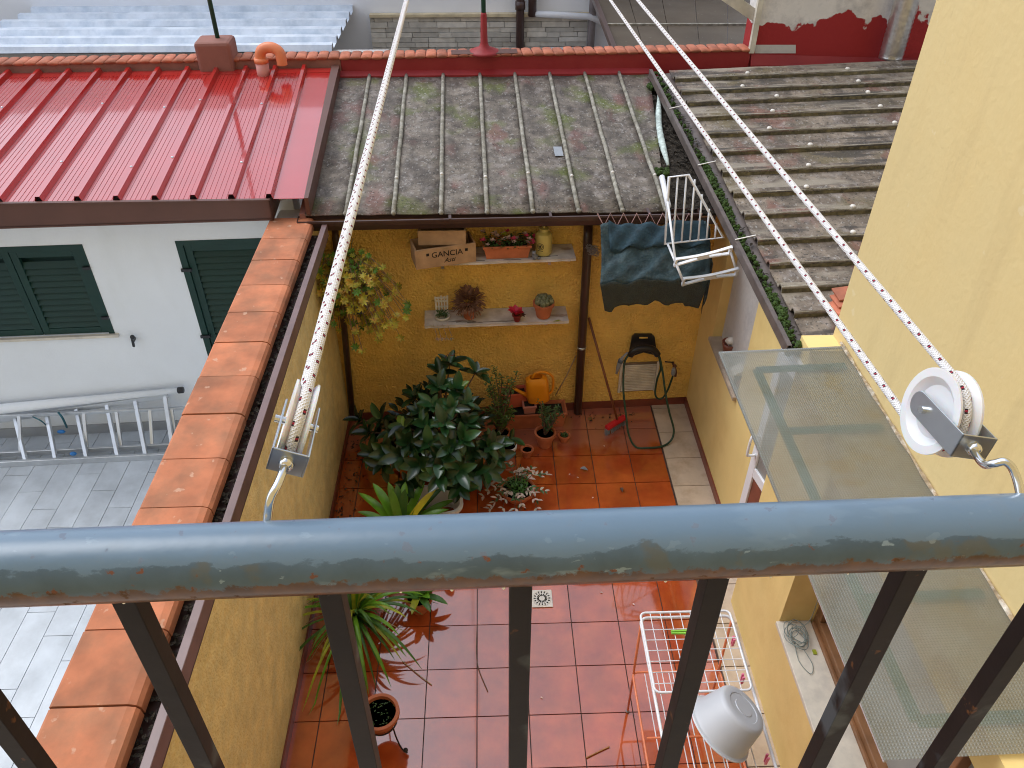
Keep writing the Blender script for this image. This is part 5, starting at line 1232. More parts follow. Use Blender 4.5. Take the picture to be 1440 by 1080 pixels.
Ya = 5.25
ar = thing('wall_airer', 'white folding clothes airer with slats hung under the side gutter above the net', 'airer', onY(975, 300, Ya))
A1, A2, A3, A4 = onY(941, 249, 5.27), onY(975, 245, 5.27), onY(1017, 334, 5.2), onY(935, 343, 5.2)
A2b = onY(968, 246, 5.27)
put('frame', MB().tube([A1, A2b, A3, A4], .011, 8, True), m_whitemetal, ar, smooth=True)
for k in range(1, 7):
    u_ = k / 7; q_ = lerp(A4, A3, u_); q2_ = q_ + (A1 - A4) * min(1, (1 - u_) / .62) + V((.03 * (u_), 0, 0)) * 0
    put('slat', MB().tube([q2_, q_], .007, 6), m_whitemetal, ar, smooth=True)
B1, B2 = onY(950, 369, 4.83), onY(1027, 352, 4.83); C1, C2 = onY(961, 396, 4.78), onY(1036, 382, 4.78)
def slotted(a, b_, parent, mat):
    d = (b_ - a).normalized(); mb = MB(); L = (b_ - a).length; up_ = V((0, -.35, .94)).normalized(); n_ = 10
    for sgn in (-1, 1):
        pts = [lerp(a, b_, k / n_) + up_ * sgn * (.034 - .018 * math.sin(math.pi * k / n_)) for k in range(n_ + 1)]
        for p, q in zip(pts, pts[1:]): mb.bar(p, q, .02, .012, up_)
    mb.bar(a - up_ * .038, a + up_ * .038, .024, .014, d); mb.bar(b_ - up_ * .038, b_ + up_ * .038, .024, .014, d)
    m_ = lerp(a, b_, .5); mb.bar(m_ - d * .04, m_ + d * .04, .02, .03, up_)
    return put('slotted_arm', mb, mat, parent)
slotted(B1, B2, ar, m_plastic); slotted(C1, C2, ar, M('grey_white_plastic', (.55, .57, .60), .4))
for a, b_ in ((A4 + V((.02, 0, 0)), B1), (lerp(A1, A4, .35), B1), (B1, C1), (B2, C2)): put('strut', MB().tube([a, b_], .009, 8), m_whitemetal, ar, smooth=True)

# ================================================================ HOSE, TAP, VENT, BROOM
hp_ = bw(903, 486, .05)
t = thing('hose_holder', 'black plastic hose holder with a slotted top fixed to the back wall', 'hose holder', hp_)
def bpoly(pts, off, th): # polygon drawn on the wall
    return MB().slab([bw(x, y, off) for x, y in pts], th, bnrm)
put('back_plate', bpoly([(884, 503), (889, 475), (893, 471), (917, 471), (921, 475), (924, 497), (921, 500), (905, 496)], .03, .028), m_black, t, bevel=.004)
put('saddle', MB().tube(curve([bw(886, 500, .11), bw(892, 493, .11), bw(905, 489, .11), bw(918, 491, .11), bw(925, 499, .11)], 5), .03, 10), m_black, t, smooth=True)
put('slot', bpoly([(899, 474), (911, 474), (911, 476), (899, 476)], .0325, .002), m_yback, t)
H_ = lambda x, y: (780 + x / 3.857, 440 + y / 3.857)
def hpnt(x, y):
    px, py = H_(x, y); off = .10 + max(0, (py - 497)) / 138 * .50
    p = bw(px, py, off); p.z = max(p.z, .012); return p
loop = [(430, 205), (392, 240), (376, 290), (373, 420), (388, 560), (402, 660), (440, 728), (510, 750), (582, 738), (632, 690), (646, 632), (622, 540), (602, 440), (582, 300), (560, 225), (500, 200)]
t2_ = thing('garden_hose', 'dark green garden hose looped over the black holder and touching the tiles', 'hose', hpnt(510, 750))
put('main_loop', MB().tube(curve([hpnt(*p) for p in loop], 6, True), .0095, 10, True), m_hose, t2_, smooth=True)
inner = [(566, 240), (575, 300), (556, 360), (545, 430), (556, 462), (585, 462), (612, 420), (635, 360), (643, 335)]
put('feed_length', MB().tube(curve([bw(*H_(x, y), .13) for x, y in inner], 6), .009, 10), m_hose, t2_, smooth=True)
cc = [bw(*H_(*p), .13) for p in ((642, 338), (645, 318), (646, 300))]
put('connector', MB().tube([cc[0], lerp(cc[0], cc[1], .4), cc[1], cc[2]], [.013, .02, .02, .014], 10), m_grey, t2_, smooth=True)
nz = [bw(*H_(*p), .15) for p in ((395, 215), (370, 240), (355, 265), (345, 295), (335, 330))]
put('nozzle', MB().tube(nz, [.009, .012, .022, .018, .010], 10), m_grey, t2_, smooth=True)
put('nozzle_ring', MB().tube([lerp(nz[1], nz[2], .5), lerp(nz[2], nz[3], .1)], .024, 10), m_bluegrey, t2_, smooth=True)
tp = bw(*H_(640, 268), .0)
t = thing('garden_tap', 'small dark garden tap on the back wall to the right of the hose', 'tap', tp)
put('spout', MB().tube(curve([tp, tp + bnrm * .09, tp + bnrm * .13 + V((0, 0, -.02)), tp + bnrm * .13 + V((0, 0, -.06))], 4), .012, 8), m_fascia, t, smooth=True)
put('handle', MB().bar(bw(*H_(598, 265), .08), bw(*H_(645, 268), .08), .012, .008), m_black, t, bevel=.002)
put('valve', MB().ball(tp + bnrm * .07 + V((0, 0, .008)), .02, 8), m_fascia, t, smooth=True)
vt = bw(896, 530, .0)
t = thing('wall_vent', 'cream louvred vent plate set low in the back wall behind the hose', 'vent', vt)
v0, v1 = bs(bw(870, 550, .01)), bs(bw(920, 549, .01)); vz0, vz1 = bw(895, 550, .01).z, bw(895, 510, .01).z
put('plate', bbox_(MB(), v0, v1, .012, .001, vz0, vz1), M('vent_shadow_gap', (.20, .15, .10), .8), t, bevel=.002)
put('rim', bbox_(bbox_(MB(), v0 - .01, v0 + .012, .024, .001, vz0, vz1), v1 - .012, v1 + .01, .024, .001, vz0, vz1), m_ceram, t, bevel=.002)
me = shared(MB().box((0, 0, 0), (v1 - v0 - .03, .012, .009)), 'louvre', M('cream_louvre', (.74, .68, .58), .6))
for k in range(16): piece('louvre', me, t, Matrix.Translation(bpt((v0 + v1) / 2, .017, vz0 + .02 + k * (vz1 - vz0 - .03) / 16)) @ BROT.to_4x4() @ Matrix.Rotation(R(30), 4, 'X'))
# broom
b0, b1 = bw(828, 447, .03), onZ(866, 590, .10)
t = thing('broom', 'broom with brown handle and red and grey head leaning against the back wall', 'broom', onZ(862, 608, 0))
hA, hB = onZ(853, 602, .075), onZ(879, 586, .075)
put('handle', MB().tube([lerp(hA, hB, .55) + V((0, 0, .03)), b0], .011, 8), M('brown_broom_handle', (.22, .08, .035), .4), t, smooth=True)
put('head', MB().bar(hA, hB, .05, .04), m_red, t, bevel=.008)
mb = MB()
for k in range(180):
    p = lerp(hA, hB, random.random()) + V((rr_(-.018, .018), rr_(-.018, .018), -.018)); mb.tube([p, p + V((rr_(-.012, -.0), -.02, -.052))], .0018, 3)
put('bristles', mb, m_grey, t, kind='stuff')
o = put('bamboo_cane', MB().tube([bw(781, 556, .1), bw(796, 530, .05), bw(810, 500, .01)], .006, 6), M('bamboo', (.42, .28, .14), .6), smooth=True); tag(o, 'thin bamboo cane leaning on the wall behind the thick downpipe', 'cane')

# ================================================================ PLANTERS AND POTS ON THE FLOOR
# watering can
wc = onZ(757, 590, .0); wc = bpt(bs(bw(757, 570, .15)), .15, .26)
t = thing('watering_can', 'orange plastic watering can standing in the planter box by the wall', 'watering can', wc)
tilt = BROT @ Matrix.Rotation(R(-6), 3, 'Y')
def wcp(x, y, z): return wc + tilt @ V((x * 1.12, y * 1.12, z * 1.15))
prof = []
body = MB(); rings = [(.085, .055, 0), (.092, .062, .02), (.092, .062, .17), (.085, .056, .205), (.06, .04, .225), (.05, .03, .225), (.05, .03, .19)]
rows = [[wcp(rx * math.copysign(abs(math.cos(a)) ** .6, math.cos(a)), ry * math.copysign(abs(math.sin(a)) ** .6, math.sin(a)), z) for a in [2 * math.pi * k / 24 for k in range(25)]] for rx, ry, z in rings]
body.grid(rows).add([p for p in rows[0][:-1]], [tuple(range(24))])
put('body', body, m_orange, t, smooth=True, auto=True)
put('opening', MB().add([p for p in rows[-1][:-1]], [tuple(range(24))]), M('dark_orange_inside', (.35, .09, .005), .6), t)
put('spout', MB().tube([wcp(-.08, 0, .05), wcp(-.13, 0, .09), wcp(-.22, 0, .17), wcp(-.235, 0, .185)], [.024, .016, .012, .022], 10), m_orange, t, smooth=True)
put('handle', MB().tube(curve([wcp(-.03, 0, .22), wcp(.0, 0, .262), wcp(.07, 0, .262), wcp(.13, 0, .2), wcp(.12, 0, .08), wcp(.085, 0, .04)], 6), .011, 8), m_orange, t, smooth=True)
# planter boxes
def planter(label, c, sx, sy, h, rz=0, mat=None, soil=True, zt=0):
    t = thing('planter_box', label, 'planter', c); rot = BROT @ rotz(rz)
    put('trough', trough(c, sx, sy, h, rot), mat or m_terra, t, bevel=.004)
    if soil: put('soil', MB().box(c + V((0, 0, h * .8)), (sx * .9, sy * .86, .01), rot), m_soil, t)
    return t
pc = bpt(bs(onZ(752, 596, .0)), .16, .0)
planter('long terracotta planter box on the tiles along the back wall', pc, .56, .19, .17)
planter('faded pink planter standing upright behind the long terracotta planter', bpt(bs(onZ(722, 585, 0)), .09, .17), .24, .12, .16, .1, M('faded_red_plastic', (.60, .13, .07), .5, .1))
o = planter('small pale pink block shaped planter beside the orange watering can', bpt(bs(onZ(742, 585, 0)), .17, .155), .11, .12, .09, 0, M('pale_pink_plastic', (.55, .22, .17), .5, .1))
# shrubs made of stems and small leaves
def shrub(t, base, top_c, rad, n_st, n_lf, L, w, mat, stem_r=.006, splay=1.0, seed=1):
    stem = MB(); lf = MB(); ends = []
    for k in range(n_st):
        a = 2 * math.pi * k / n_st + rr_(-.3, .3); e = top_c + V((math.cos(a) * rad[0] * rr_(.3, 1), math.sin(a) * rad[1] * rr_(.3, 1), rad[2] * rr_(-.7, .9)))
        mid = lerp(base, e, .5) + V((rr_(-.03, .03), rr_(-.03, .03), .03)); pts = curve([base, mid, e], 5); stem.tube(pts, [stem_r * (1 - .7 * i / (len(pts) - 1)) for i in range(len(pts))], 5); ends.append(pts)
    for k in range(n_lf):
        pts = random.choice(ends); p = pts[random.randint(len(pts) // 3, len(pts) - 1)] + V((rr_(-.022, .022), rr_(-.022, .022), rr_(-.02, .025))); a = rr_(0, 6.28)
        lf.leaf(p, (math.cos(a), math.sin(a), rr_(0, .8)), L * rr_(.7, 1.25), w * rr_(.7, 1.2), droop=.2, n_=3)
    put('stems', stem, m_stem, t); put('foliage', lf, mat, t, kind='stuff')
c = onZ(766, 625, 0)
t = thing('jade_pot', 'thick stemmed jade plant in a terracotta pot in front of the long planter', 'potted plant', c)
pot(t, c, .085, .15, m_terra, .012)
shrub(t, c + V((0, 0, .12)), c + V((.03, .02, .37)), (.12, .09, .10), 9, 420, .028, .013, m_small, .013)
c = onZ(793, 620, 0); t = thing('tiny_pot', 'tiny terracotta pot with a few green shoots beside the jade plant', 'potted plant', c)
pot(t, c, .045, .075, m_terra, .010); put('foliage', foliage_cluster(MB(), lambda: c + V((rr_(-.03, .03), rr_(-.03, .03), .065)), 26, .03, .012, 1.4), m_small, t, kind='stuff')
c = onZ(741, 641, 0); t = thing('soil_pot', 'small terracotta pot of bare soil behind the pink leaved bowl', 'pot', c)
pot(t, c, .048, .085, m_terra, .010)
c = onZ(715, 640, 0); t = thing('white_plant_pot', 'small white plant pot showing between the dark bush and the terracotta pots', 'pot', c)
pot(t, c, .068, .12, m_plastic, .006)
# leafy shrub (light green) in its pot behind
c = onZ(704, 622, 0); t = thing('leafy_shrub', 'upright small leaved green shrub between the dark bush and the orange watering can', 'shrub', c)
pot(t, c, .08, .13, m_terra, .01)
shrub(t, c + V((0, 0, .1)), c + V((.0, .03, .50)), (.17, .12, .30), 17, 900, .034, .015, M('olive_green_small_leaf', (.07, .14, .03), .4, .35, 25, col2=(.20, .24, .05), c2amt=.35, c2scale=20), .009)
# pink tradescantia bowl
c = onZ(728, 698, 0); t = thing('tradescantia_bowl', 'low terracotta bowl spilling pinkish white variegated leaves onto the tiles', 'potted plant', c)
pot(t, c, .135, .10, m_terra, .01)
st_ = MB(); lf = MB(); lg = MB()
for k in range(20):
    a = rr_(0, 6.28); L = rr_(.08, .28); pts = [c + V((math.cos(a) * .06, math.sin(a) * .06, .10)), c + V((math.cos(a) * (.06 + L * .5), math.sin(a) * (.06 + L * .5), rr_(.13, .2))), c + V((math.cos(a) * (.06 + L), math.sin(a) * (.06 + L), rr_(.04, .14)))]
    pts = curve(pts, 5); st_.tube(pts, .0025, 4)
    for p in pts[3::2]:
        for s_ in (-1, 1): 
            an = a + s_ * rr_(.5, 1.1); (lf if random.random() < .72 else lg).leaf(p, (math.cos(an), math.sin(an), rr_(.0, .5)), rr_(.045, .065), rr_(.018, .025), droop=.35, n_=4)
put('stems', st_, m_stem, t); put('pink_leaves', lf, m_pink, t, kind='stuff'); put('green_leaves', lg, m_small, t, kind='stuff')
put('inner_foliage', foliage_cluster(MB(), lambda: c + V((rr_(-.09, .09), rr_(-.09, .09), rr_(.09, .13))), 160, .035, .013, 1.0), m_leafm, t, kind='stuff')

# big dark bush: each leaf its own object
c = onZ(620, 700, 0); bc = c + V((0, .30, 0))
t = thing('rubber_bush', 'large dark bush with glossy oval leaves in whorls filling the left of the courtyard', 'bush', bc)
pb = put('pot', MB().lathe([(.17, 0), (.22, .26), (.235, .26), (.235, .29), (.21, .29), (.20, .24)], bc, 28), M('dark_plant_tub', (.10, .03, .02), .5), t, smooth=True, auto=True)
put('soil', MB().lathe([(0, 0), (.20, 0)], bc + V((0, 0, .25)), 20), m_soil, t)
def leafshape(L, w, droop, fold):
    mb = MB(); rows = []; N = 8
    for i in range(N + 1):
        u = i / N; ww = w / 2 * (math.sin(math.pi * (u * .93 + .05)) ** .75) * (1 if u < .999 else .1); z = -droop * L * u * u
        rows.append([V((-ww, u * L, z + ww * fold)), V((-ww * .55, u * L, z + ww * fold * .35)), V((0, u * L, z)), V((ww * .55, u * L, z + ww * fold * .35)), V((ww, u * L, z + ww * fold))])
    return mb.grid(rows)
leafm = [shared(leafshape(.145, .072, d, f), 'leaf', m_leafd, True) for d, f in ((.15, .35), (.3, .3), (.05, .5))]
leafyel = shared(leafshape(.13, .055, .2, .35), 'leaf', M('lime_bush_leaf', (.13, .22, .03), .3, .2, coat=.3), True)
S2 = lambda x, y: (460 + x / 3.79, 480 + y / 3.79)
ros = [(600, 165, .98), (655, 115, 1.02), (792, 165, .95), (600, 240, .95), (690, 255, .98), (745, 330, .92), (745, 430, .85), (560, 340, .9), (462, 300, .75), (485, 380, .75), (285, 415, .6), (225, 490, .5), (350, 490, .55), (175, 420, .5), (410, 455, .7), (520, 450, .8), (430, 545, .65), (620, 440, .9), (330, 600, .5), (300, 655, .42), (235, 600, .4), (540, 550, .75), (602, 715, .62), (490, 655, .6), (700, 690, .6), (765, 590, .65), (835, 590, .5), (600, 620, .7), (720, 520, .8), (655, 560, .78), (700, 770, .45), (440, 760, .42), (980, 520, .35), (860, 560, .45), (660, 360, .95), (390, 610, .55), (770, 690, .48), (510, 560, .62), (860, 560, .6), (890, 620, .45), (840, 690, .42), (700, 700, .5), (360, 560, .42), (270, 500, .42), (900, 540, .55)]
nleaf = 0
br_m = MB(); fork = [bc + V((0, 0, .26))]
for i, (x, y, z) in enumerate(ros):
    p = onZ(*S2(x, y), z); base = bc + V((rr_(-.06, .06), rr_(-.06, .06), .25))
    mid = lerp(base, p, .55) + V((0, 0, .06)); pts = curve([base, mid, p], 5); br_m.tube(pts, [.012 - .008 * j / (len(pts) - 1) for j in range(len(pts))], 5)
    od = (p - (bc + V((0, 0, .45)))).normalized(); axis = (od + UP * .9 + V((0, -.25, 0))).normalized()
    q0 = axis.to_track_quat('Z', 'Y').to_matrix().to_4x4()
    nl = 8 if i not in (32,) else 5; k0 = rr_(0, 6)
    for k in range(nl):
        a = k * 2.399 + k0; elv = R(12 + 50 * k / nl + rr_(-10, 10)); sc = rr_(.62, 1.16) * (1.12 if 600 <= y else .98)
        M4 = Matrix.Translation(p - axis * .02 * (1 - k / nl)) @ q0 @ Matrix.Rotation(a, 4, 'Z') @ Matrix.Rotation(elv, 4, 'X') @ Matrix.Scale(sc, 4)
        o = piece('leaf', leafyel if random.random() < .035 else random.choice(leafm), t, M4)
        nleaf += 1
put('branches', br_m, m_stem, t)
# inner leaves joined as one mass
inn = MB()
for k in range(420):
    a, e = rr_(0, 6.28), rr_(-.2, 1.4); d = V((math.cos(a) * math.cos(e) * .48, math.sin(a) * math.cos(e) * .36, math.sin(e) * .52)); p = bc + V((-.02, .1, .32)) + d * rr_(.3, .92)
    inn.leaf(p, d + V((rr_(-.3, .3), rr_(-.3, .3), rr_(-.2, .3))), rr_(.09, .13), rr_(.05, .065), droop=.2, n_=4)
put('inner_foliage', inn, m_leafd, t, kind='stuff')
o = put('curled_leaf', MB().tube(curve([onZ(640, 497, 1.08), onZ(636, 500, 1.1), onZ(629, 499, 1.1), onZ(625, 506, 1.05)], 4), [.003] * 12 + [.002], 5), M('dark_red_shoot', (.12, .02, .02), .4), t)
# white basin under the bush
c = onZ(612, 735, 0) + V((0, .04, 0)); t = thing('white_trough_pot', 'white plastic tub with a sprig motif partly hidden by the strap leaved plant', 'pot', c)
mb = MB(); rows = []
for rx, ry, z in ((.17, .12, 0), (.21, .15, .20), (.225, .165, .20), (.228, .168, .225), (.20, .145, .225), (.16, .11, .05)):
    rows.append([c + rotz(.12) @ V((rx * math.copysign(abs(math.cos(a)) ** .5, math.cos(a)), ry * math.copysign(abs(math.sin(a)) ** .5, math.sin(a)), z)) for a in [2 * math.pi * k / 28 for k in range(29)]])
put('tub', mb.grid(rows), m_plastic, t, smooth=True, auto=True)
0 and put('soil', MB().add([c + rotz(.12) @ V((.19 * math.cos(a), .135 * math.sin(a), .19)) for a in [2 * math.pi * k / 20 for k in range(20)]], [tuple(range(20))]), m_soil, t)
mb = MB(); mc_ = c + rotz(.12) @ V((-.1, -.143, .12))
for k in range(7): mb.bar(mc_ + V((0, -.004, -.03)), mc_ + V((-.03 + .01 * k, -.005, .02 + rr_(-.01, .015))), .003, .002)
put('sprig_motif', mb, m_ink, t)
# strap-leaved plants
def straps(t, base, specs, mats, w, L, parts=True, droop=.6, n_=9, thick_mid=True):
    for k, (a, el_, l_, ww) in enumerate(specs):
        pts = []; d = V((math.cos(a) * math.cos(el_), math.sin(a) * math.cos(el_), math.sin(el_))); hz = V((math.cos(a), math.sin(a), 0)); sdv = V((-math.sin(a), math.cos(a), 0)); rows = []
        for i in range(n_ + 1):
            u = i / n_; p = base + d * l_ * u + V((0, 0, -1)) * droop * l_ * u * u * (.6 + .4 * math.cos(el_)) ; wi = ww / 2 * min(1, (u * 6 + .35)) * (1 - max(0, (u - .5) / .5) ** 2.6) + .0008
            pz = UP * wi * .5; p.z = max(p.z, .02)
            rows.append([p - sdv * wi + pz, p, p + sdv * wi + pz])
        put('leaf', MB().grid(rows), mats[k % len(mats)], t, smooth=True)
c = onZ(568, 772, 0); t = thing('clivia_plant', 'broad strap leaved plant with bright green and one yellow leaf just behind the rail', 'potted plant', c)
pot(t, c, .12, .18, m_terra, .01)
sp = [(R(a), R(e), L * 1.35, w * 1.3) for a, e, L, w in ((128, 50, .42, .055), (112, 62, .40, .05), (98, 66, .38, .05), (142, 40, .42, .05), (84, 58, .38, .055), (60, 50, .40, .05), (42, 42, .42, .055), (28, 34, .42, .05), (15, 40, .36, .05), (165, 42, .34, .05), (75, 72, .36, .05), (118, 74, .38, .05), (200, 40, .3, .045), (-10, 40, .3, .045), (-60, 50, .28, .045), (240, 45, .28, .045))]
straps(t, c + V((0, 0, .17)), sp, [m_leafb, m_leafb, M('deep_green_strap_leaf', (.035, .12, .02), .3, .2, coat=.2), m_leafb], .05, .4, droop=.35)
straps(t, c + V((0, 0, .17)), [(R(38), R(50), .52, .06)], [M('yellow_strap_leaf', (.60, .50, .03), .4)], .05, .4, droop=.3)
c = onZ(503, 890, 0); t = thing('spider_grass_plant', 'clump of long narrow arching green blades in a pot against the left wall', 'potted plant', c)
pot(t, c, .10, .2, M('dark_plant_tub', (.10, .03, .02), .5), .008)
sp = [(rr_(0, 6.28), R(rr_(25, 78)), rr_(.36, .78), rr_(.015, .027)) for k in range(105)]
straps(t, c + V((0, 0, .19)), sp, [m_leafb, m_leafm, m_leafb, m_leafy, m_leafm], .02, .5, droop=.85)
sp = [(rr_(0, 6.28), R(rr_(10, 50)), rr_(.3, .5), .006) for k in range(10)]
straps(t, c + V((0, 0, .19)), sp, [M('straw_blade', (.40, .30, .15), .7)], .02, .5, droop=.9)
c = onZ(590, 860, 0) + V((0, .03, 0)); t = thing('broad_leaf_plant', 'low broad leaved green plant with a dull violet shoot tucked under the rail', 'potted plant', c)
pot(t, c, .09, .14, m_terra, .01)
sp = [(R(a), R(e), L, .05) for a, e, L in ((-20, 30, .26), (15, 35, .28), (-60, 40, .25), (50, 45, .26), (90, 50, .26), (130, 45, .25), (175, 40, .25), (-100, 40, .24), (-5, 60, .25), (-40, 55, .2))]
straps(t, c + V((0, 0, .13)), sp, [m_leafm, m_leafb, m_leafm, m_leafy], .05, .3, droop=.5)
# pot in a wire stand
c = onZ(534, 1032, .0); ctop = onZ(534, 1003, .30)
c = V((ctop.x, ctop.y, .17)); t = thing('stand_pot', 'terracotta pot of black soil with tiny sprouts in a black wire stand', 'potted plant', V((c.x, c.y, 0)))
pot(t, c, .105, .15, m_terra, .014)
mb = MB(); foliage_cluster(mb, lambda: c + V((rr_(-.08, .08), rr_(-.08, .08), .128)), 45, .016, .007, 1.0); put('sprouts', mb, m_small, t, kind='stuff')
put('stand_ring', MB().tube([c + V((.096 * math.cos(a), .096 * math.sin(a), .05)) for a in [2 * math.pi * k / 24 for k in range(24)]], .005, 6, True), m_black, t, smooth=True)
for k in range(3):
    a = R(-35 + 120 * k); d = V((math.cos(a), math.sin(a), 0))
    put('stand_leg', MB().tube(curve([c + d * .096 + V((0, 0, .05)), c + d * .11 + V((0, 0, -.05)), c + d * .14 + V((0, 0, -.14)), c + d * .18 + V((0, 0, -.152)), c + d * .175 + V((0, 0, -.13))], 5), .005, 6).ball(c + d * .172 + V((0, 0, -.13)), .016, 8), m_black, t, smooth=True)
# fallen leaves and twigs on the tiles
for i, (px, py, s_, lab) in enumerate(((816, 659, .07, 'curled grey brown leaf fallen on the red tiles in mid courtyard'), (873, 686, .06, 'brown dead leaf on the red tiles nearer the cream border'), (833, 588, .06, 'crumpled yellowish leaf by the foot of the thick downpipe'))):
    p = onZ(px, py, .008); o = put('fallen_leaf', MB().leaf(p, (math.cos(-.5 - i), math.sin(-.5 - i), .1), s_, s_ * .5, droop=-.1, fold=.6), (m_grey, m_stem, M('ochre_dead_leaf', (.40, .22, .08), .7))[i]); tag(o, lab, 'leaf')
for i, (a, lab) in enumerate((([(671, 880), (670, 915), (673, 940), (686, 972)], 'long thin dark twig lying along a tile joint left of the middle bar'), ([(824, 1066), (840, 1058), (857, 1050)], 'short curved brown twig on the wet tiles near the laundry trolley'), ([(566, 930), (590, 950), (607, 963)], 'pale straw lying on the tiles below the long bladed plant'))):
    o = put('twig', MB().tube(curve([onZ(x, y, .008) for x, y in a], 5), .0042 if i == 1 else .003, 5), (m_stem, M('tan_twig', (.40, .18, .06), .6), M('straw_blade', (.40, .30, .15), .7))[i], smooth=True); tag(o, lab, 'twig')
for i, (px, py) in enumerate(((844, 833), (892, 851), (802, 666), (811, 671), (850, 628), (835, 699), (760, 1000 - 20))):
    p = onZ(px, py, .006); o = put('petal_fleck', MB().leaf(p, (math.cos(i * 2), math.sin(i * 2), .05), .022, .012, n_=3), m_pf); tag(o, 'tiny whitish petal on the red tiles ' + ('right of the floor drain', 'above the far left corner of the white airer', 'left of the curled grey leaf', 'just below the curled grey leaf', 'between broom and hose', 'below the curled grey leaf, nearest the rail', 'beside the middle bar')[i], 'petal', 'fallen petals on the tiles')

# ================================================================ LAUNDRY TROLLEY
z1 = .95
TL, TR = onZ(899, 862, z1), onZ(1029, 860, z1); near = onZ(925, 974, z1)
ty = thing('laundry_trolley', 'white wire laundry airer with salmon pink lower frame on the tiles', 'airer', onZ(990, 1000, 0))
fxL, fxR = lerp(TL, onZ(922, 972, z1), .5).x, lerp(TR, onZ(1052, 960, z1), .5).x
yA, yB_ = TL.y, near.y; yC = onZ(935, 1250, z1).y
def rrect(x0, x1, y0, y1, z, r=.03):
    pts = []
    for cx_, cy_, a0_ in ((x1 - r, y1 - r, 0), (x0 + r, y1 - r, 90), (x0 + r, y0 + r, 180), (x1 - r, y0 + r, 270)):
        pts += [V((cx_ + r * math.cos(R(a0_ + q)), cy_ + r * math.sin(R(a0_ + q)), z)) for q in (0, 22, 45, 68, 90)]
    return pts
put('top_shelf_frame', MB().tube(rrect(fxL, fxR, yB_, yA, z1), .007, 8, True), m_whitemetal, ty, smooth=True)
for k in range(1, 9): x = lerp(fxL, fxR, k / 9); put('wire', MB().tube([V((x, yA, z1)), V((x, yB_, z1))], .0025, 5), m_whitemetal, ty)
for k in range(1, 7): y = lerp(yA, yB_, k / 7.5 + .1); put('wire', MB().tube([V((fxL, y, z1 + .003)), V((fxR, y, z1 + .003))], .0025, 5), m_whitemetal, ty)
z2 = z1 - .05
put('main_frame', MB().tube(rrect(fxL + .005, fxR + .02, yC, yA + .0, z2, .04), .009, 8, True), m_whitemetal, ty, smooth=True)
for k in range(1, 6): x = lerp(fxL + .06, fxR, k / 6); put('wire', MB().tube([V((x, yB_ - .02, z2)), V((x, yC, z2))], .003, 5), m_whitemetal, ty)
z3 = .42
put('salmon_shelf_frame', MB().tube(rrect(fxL + .0, fxR + .02, yC, yA - .05, z3, .03), .007, 8, True), m_orangem, ty, smooth=True)
put('salmon_cross_bar', MB().tube([V((fxL, yB_ - .02, z3 + .1)), V((fxR + .02, yB_ - .02, z3 + .1))], .006, 8), m_orangem, ty, smooth=True)
for x in (fxL + .005, fxR + .01):
    put('salmon_leg', MB().tube([V((x, yA - .04, z2)), V((x, yA - .07, .02))], .008, 8), m_orangem, ty, smooth=True)
    put('white_leg', MB().tube([V((x, yC + .02, z2)), V((x, yC + .04, .02))], .008, 8), m_whitemetal, ty, smooth=True)
    put('foot', MB().ball(V((x, yA - .07, .012)), .013, 8), m_grey, ty, smooth=True)
for k in range(1, 7): x = lerp(fxL, fxR, k / 7); put('lower_wire', MB().tube([V((x, yA - .06, z3)), V((x, yC, z3))], .003, 5), m_whitemetal, ty)
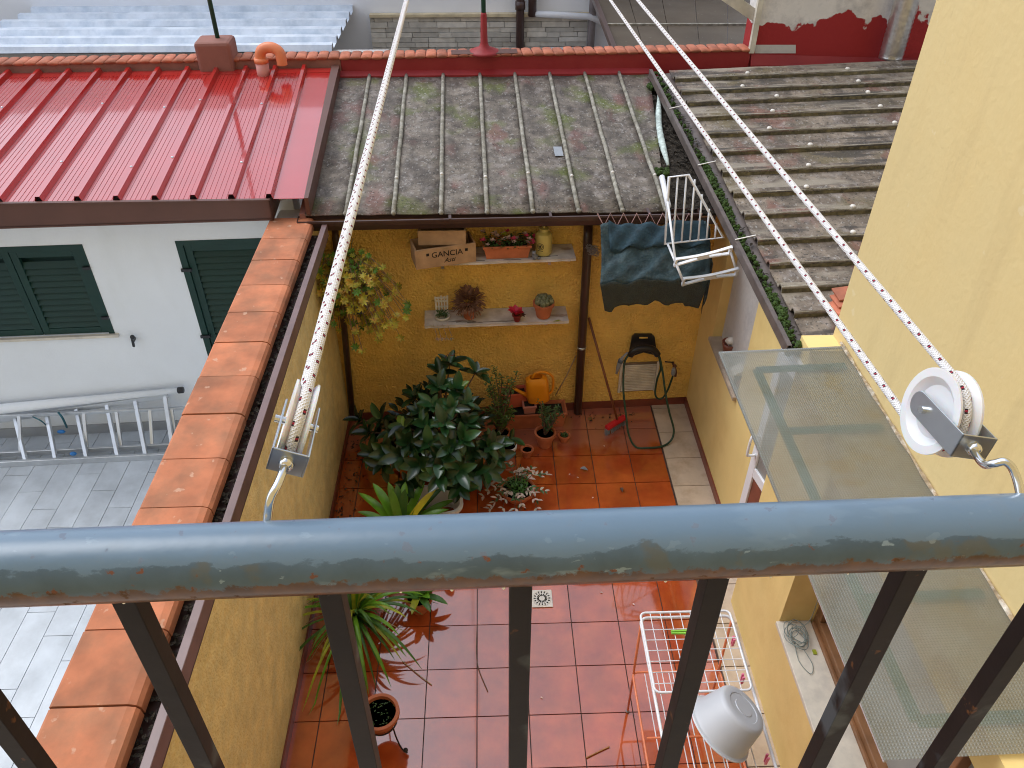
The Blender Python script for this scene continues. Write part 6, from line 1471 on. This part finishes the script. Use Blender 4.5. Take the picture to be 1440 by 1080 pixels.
for px, py, lab in ((1031, 902, 'pink clothes peg clipped to the far right of the white airer'), (1044, 955, 'pink clothes peg on the right edge of the white airer beside the basin'), (1078, 1068, 'pink clothes peg on the airer below the white basin')):
    p = onZ(px, py, z1 - .03); t = thing('clothes_peg', lab, 'peg', p, 'pink clothes pegs on the airer')
    for s_ in (-1, 1): put('jaw', MB().bar(p + V((0, s_ * .006, -.035)), p + V((0, s_ * .010, .035)), .014, .008, V((0, 1, 0))), m_pinkp, t, bevel=.002)
p = onZ(955, 889, z1 + .012); t = thing('green_peg', 'lime green clothes peg lying on the wire grid of the airer', 'peg', p)
for s_ in (-1, 1): put('jaw', MB().bar(p + V((-.045, .006 * s_, .0)), p + V((.045, .009 * s_, 0)), .009, .012), m_lime, t, bevel=.002)
# basin, upside down on the airer
rc1 = dep(1012, 1024, 3.98); rb1 = dep(1046, 995, 3.91)
axb = (rb1 - rc1).normalized(); rot = axb.to_track_quat('Z', 'Y').to_matrix()
t = thing('washing_basin', 'round translucent white plastic basin lying upside down on the laundry airer', 'basin', rc1)
hB_ = (rb1 - rc1).length; rr0 = .165
put('bowl', MB().lathe([(rr0 + .012, -.004), (rr0 + .014, .004), (rr0 + .002, .010), (rr0 - .006, .03), (rr0 - .03, hB_ - .02), (rr0 - .038, hB_ - .006), (rr0 - .05, hB_), (.085, hB_), (.082, hB_ - .003), (.05, hB_ - .003), (.048, hB_), (.0, hB_)], rc1, 48, rot), M('milky_basin_plastic', (.60, .62, .66), .35, .05, 6, trans=.15), t, smooth=True, auto=True)
put('rim', MB().tube([rc1 + rot @ V(((rr0 + .012) * math.cos(a), (rr0 + .012) * math.sin(a), 0)) for a in [2 * math.pi * k / 40 for k in range(40)]], .005, 8, True), m_nylon, t, smooth=True)

# litter that has gathered round the pots and along the wall foot
mb = MB()
for k in range(330):
    if k < 170: p = V((LWX + .03 + abs(random.gauss(0, .12)), rr_(3.9, 5.45), .004))
    elif k < 250: p = V((rr_(-1.2, 1.4), wallY(0) - .04 - abs(random.gauss(0, .07)), .004))
    else: p = onZ(rr_(520, 760), rr_(600, 760), .004)
    a = rr_(0, 6.28); mb.leaf(p, (math.cos(a), math.sin(a), rr_(0, .25)), rr_(.008, .035), rr_(.005, .016), droop=-.1, n_=3)
o = put('dry_leaf_litter', mb, m_debris); o['kind'] = 'stuff'; tag(o, 'dark crumbs and dry leaf scraps scattered round the pots and wall foot', 'litter')
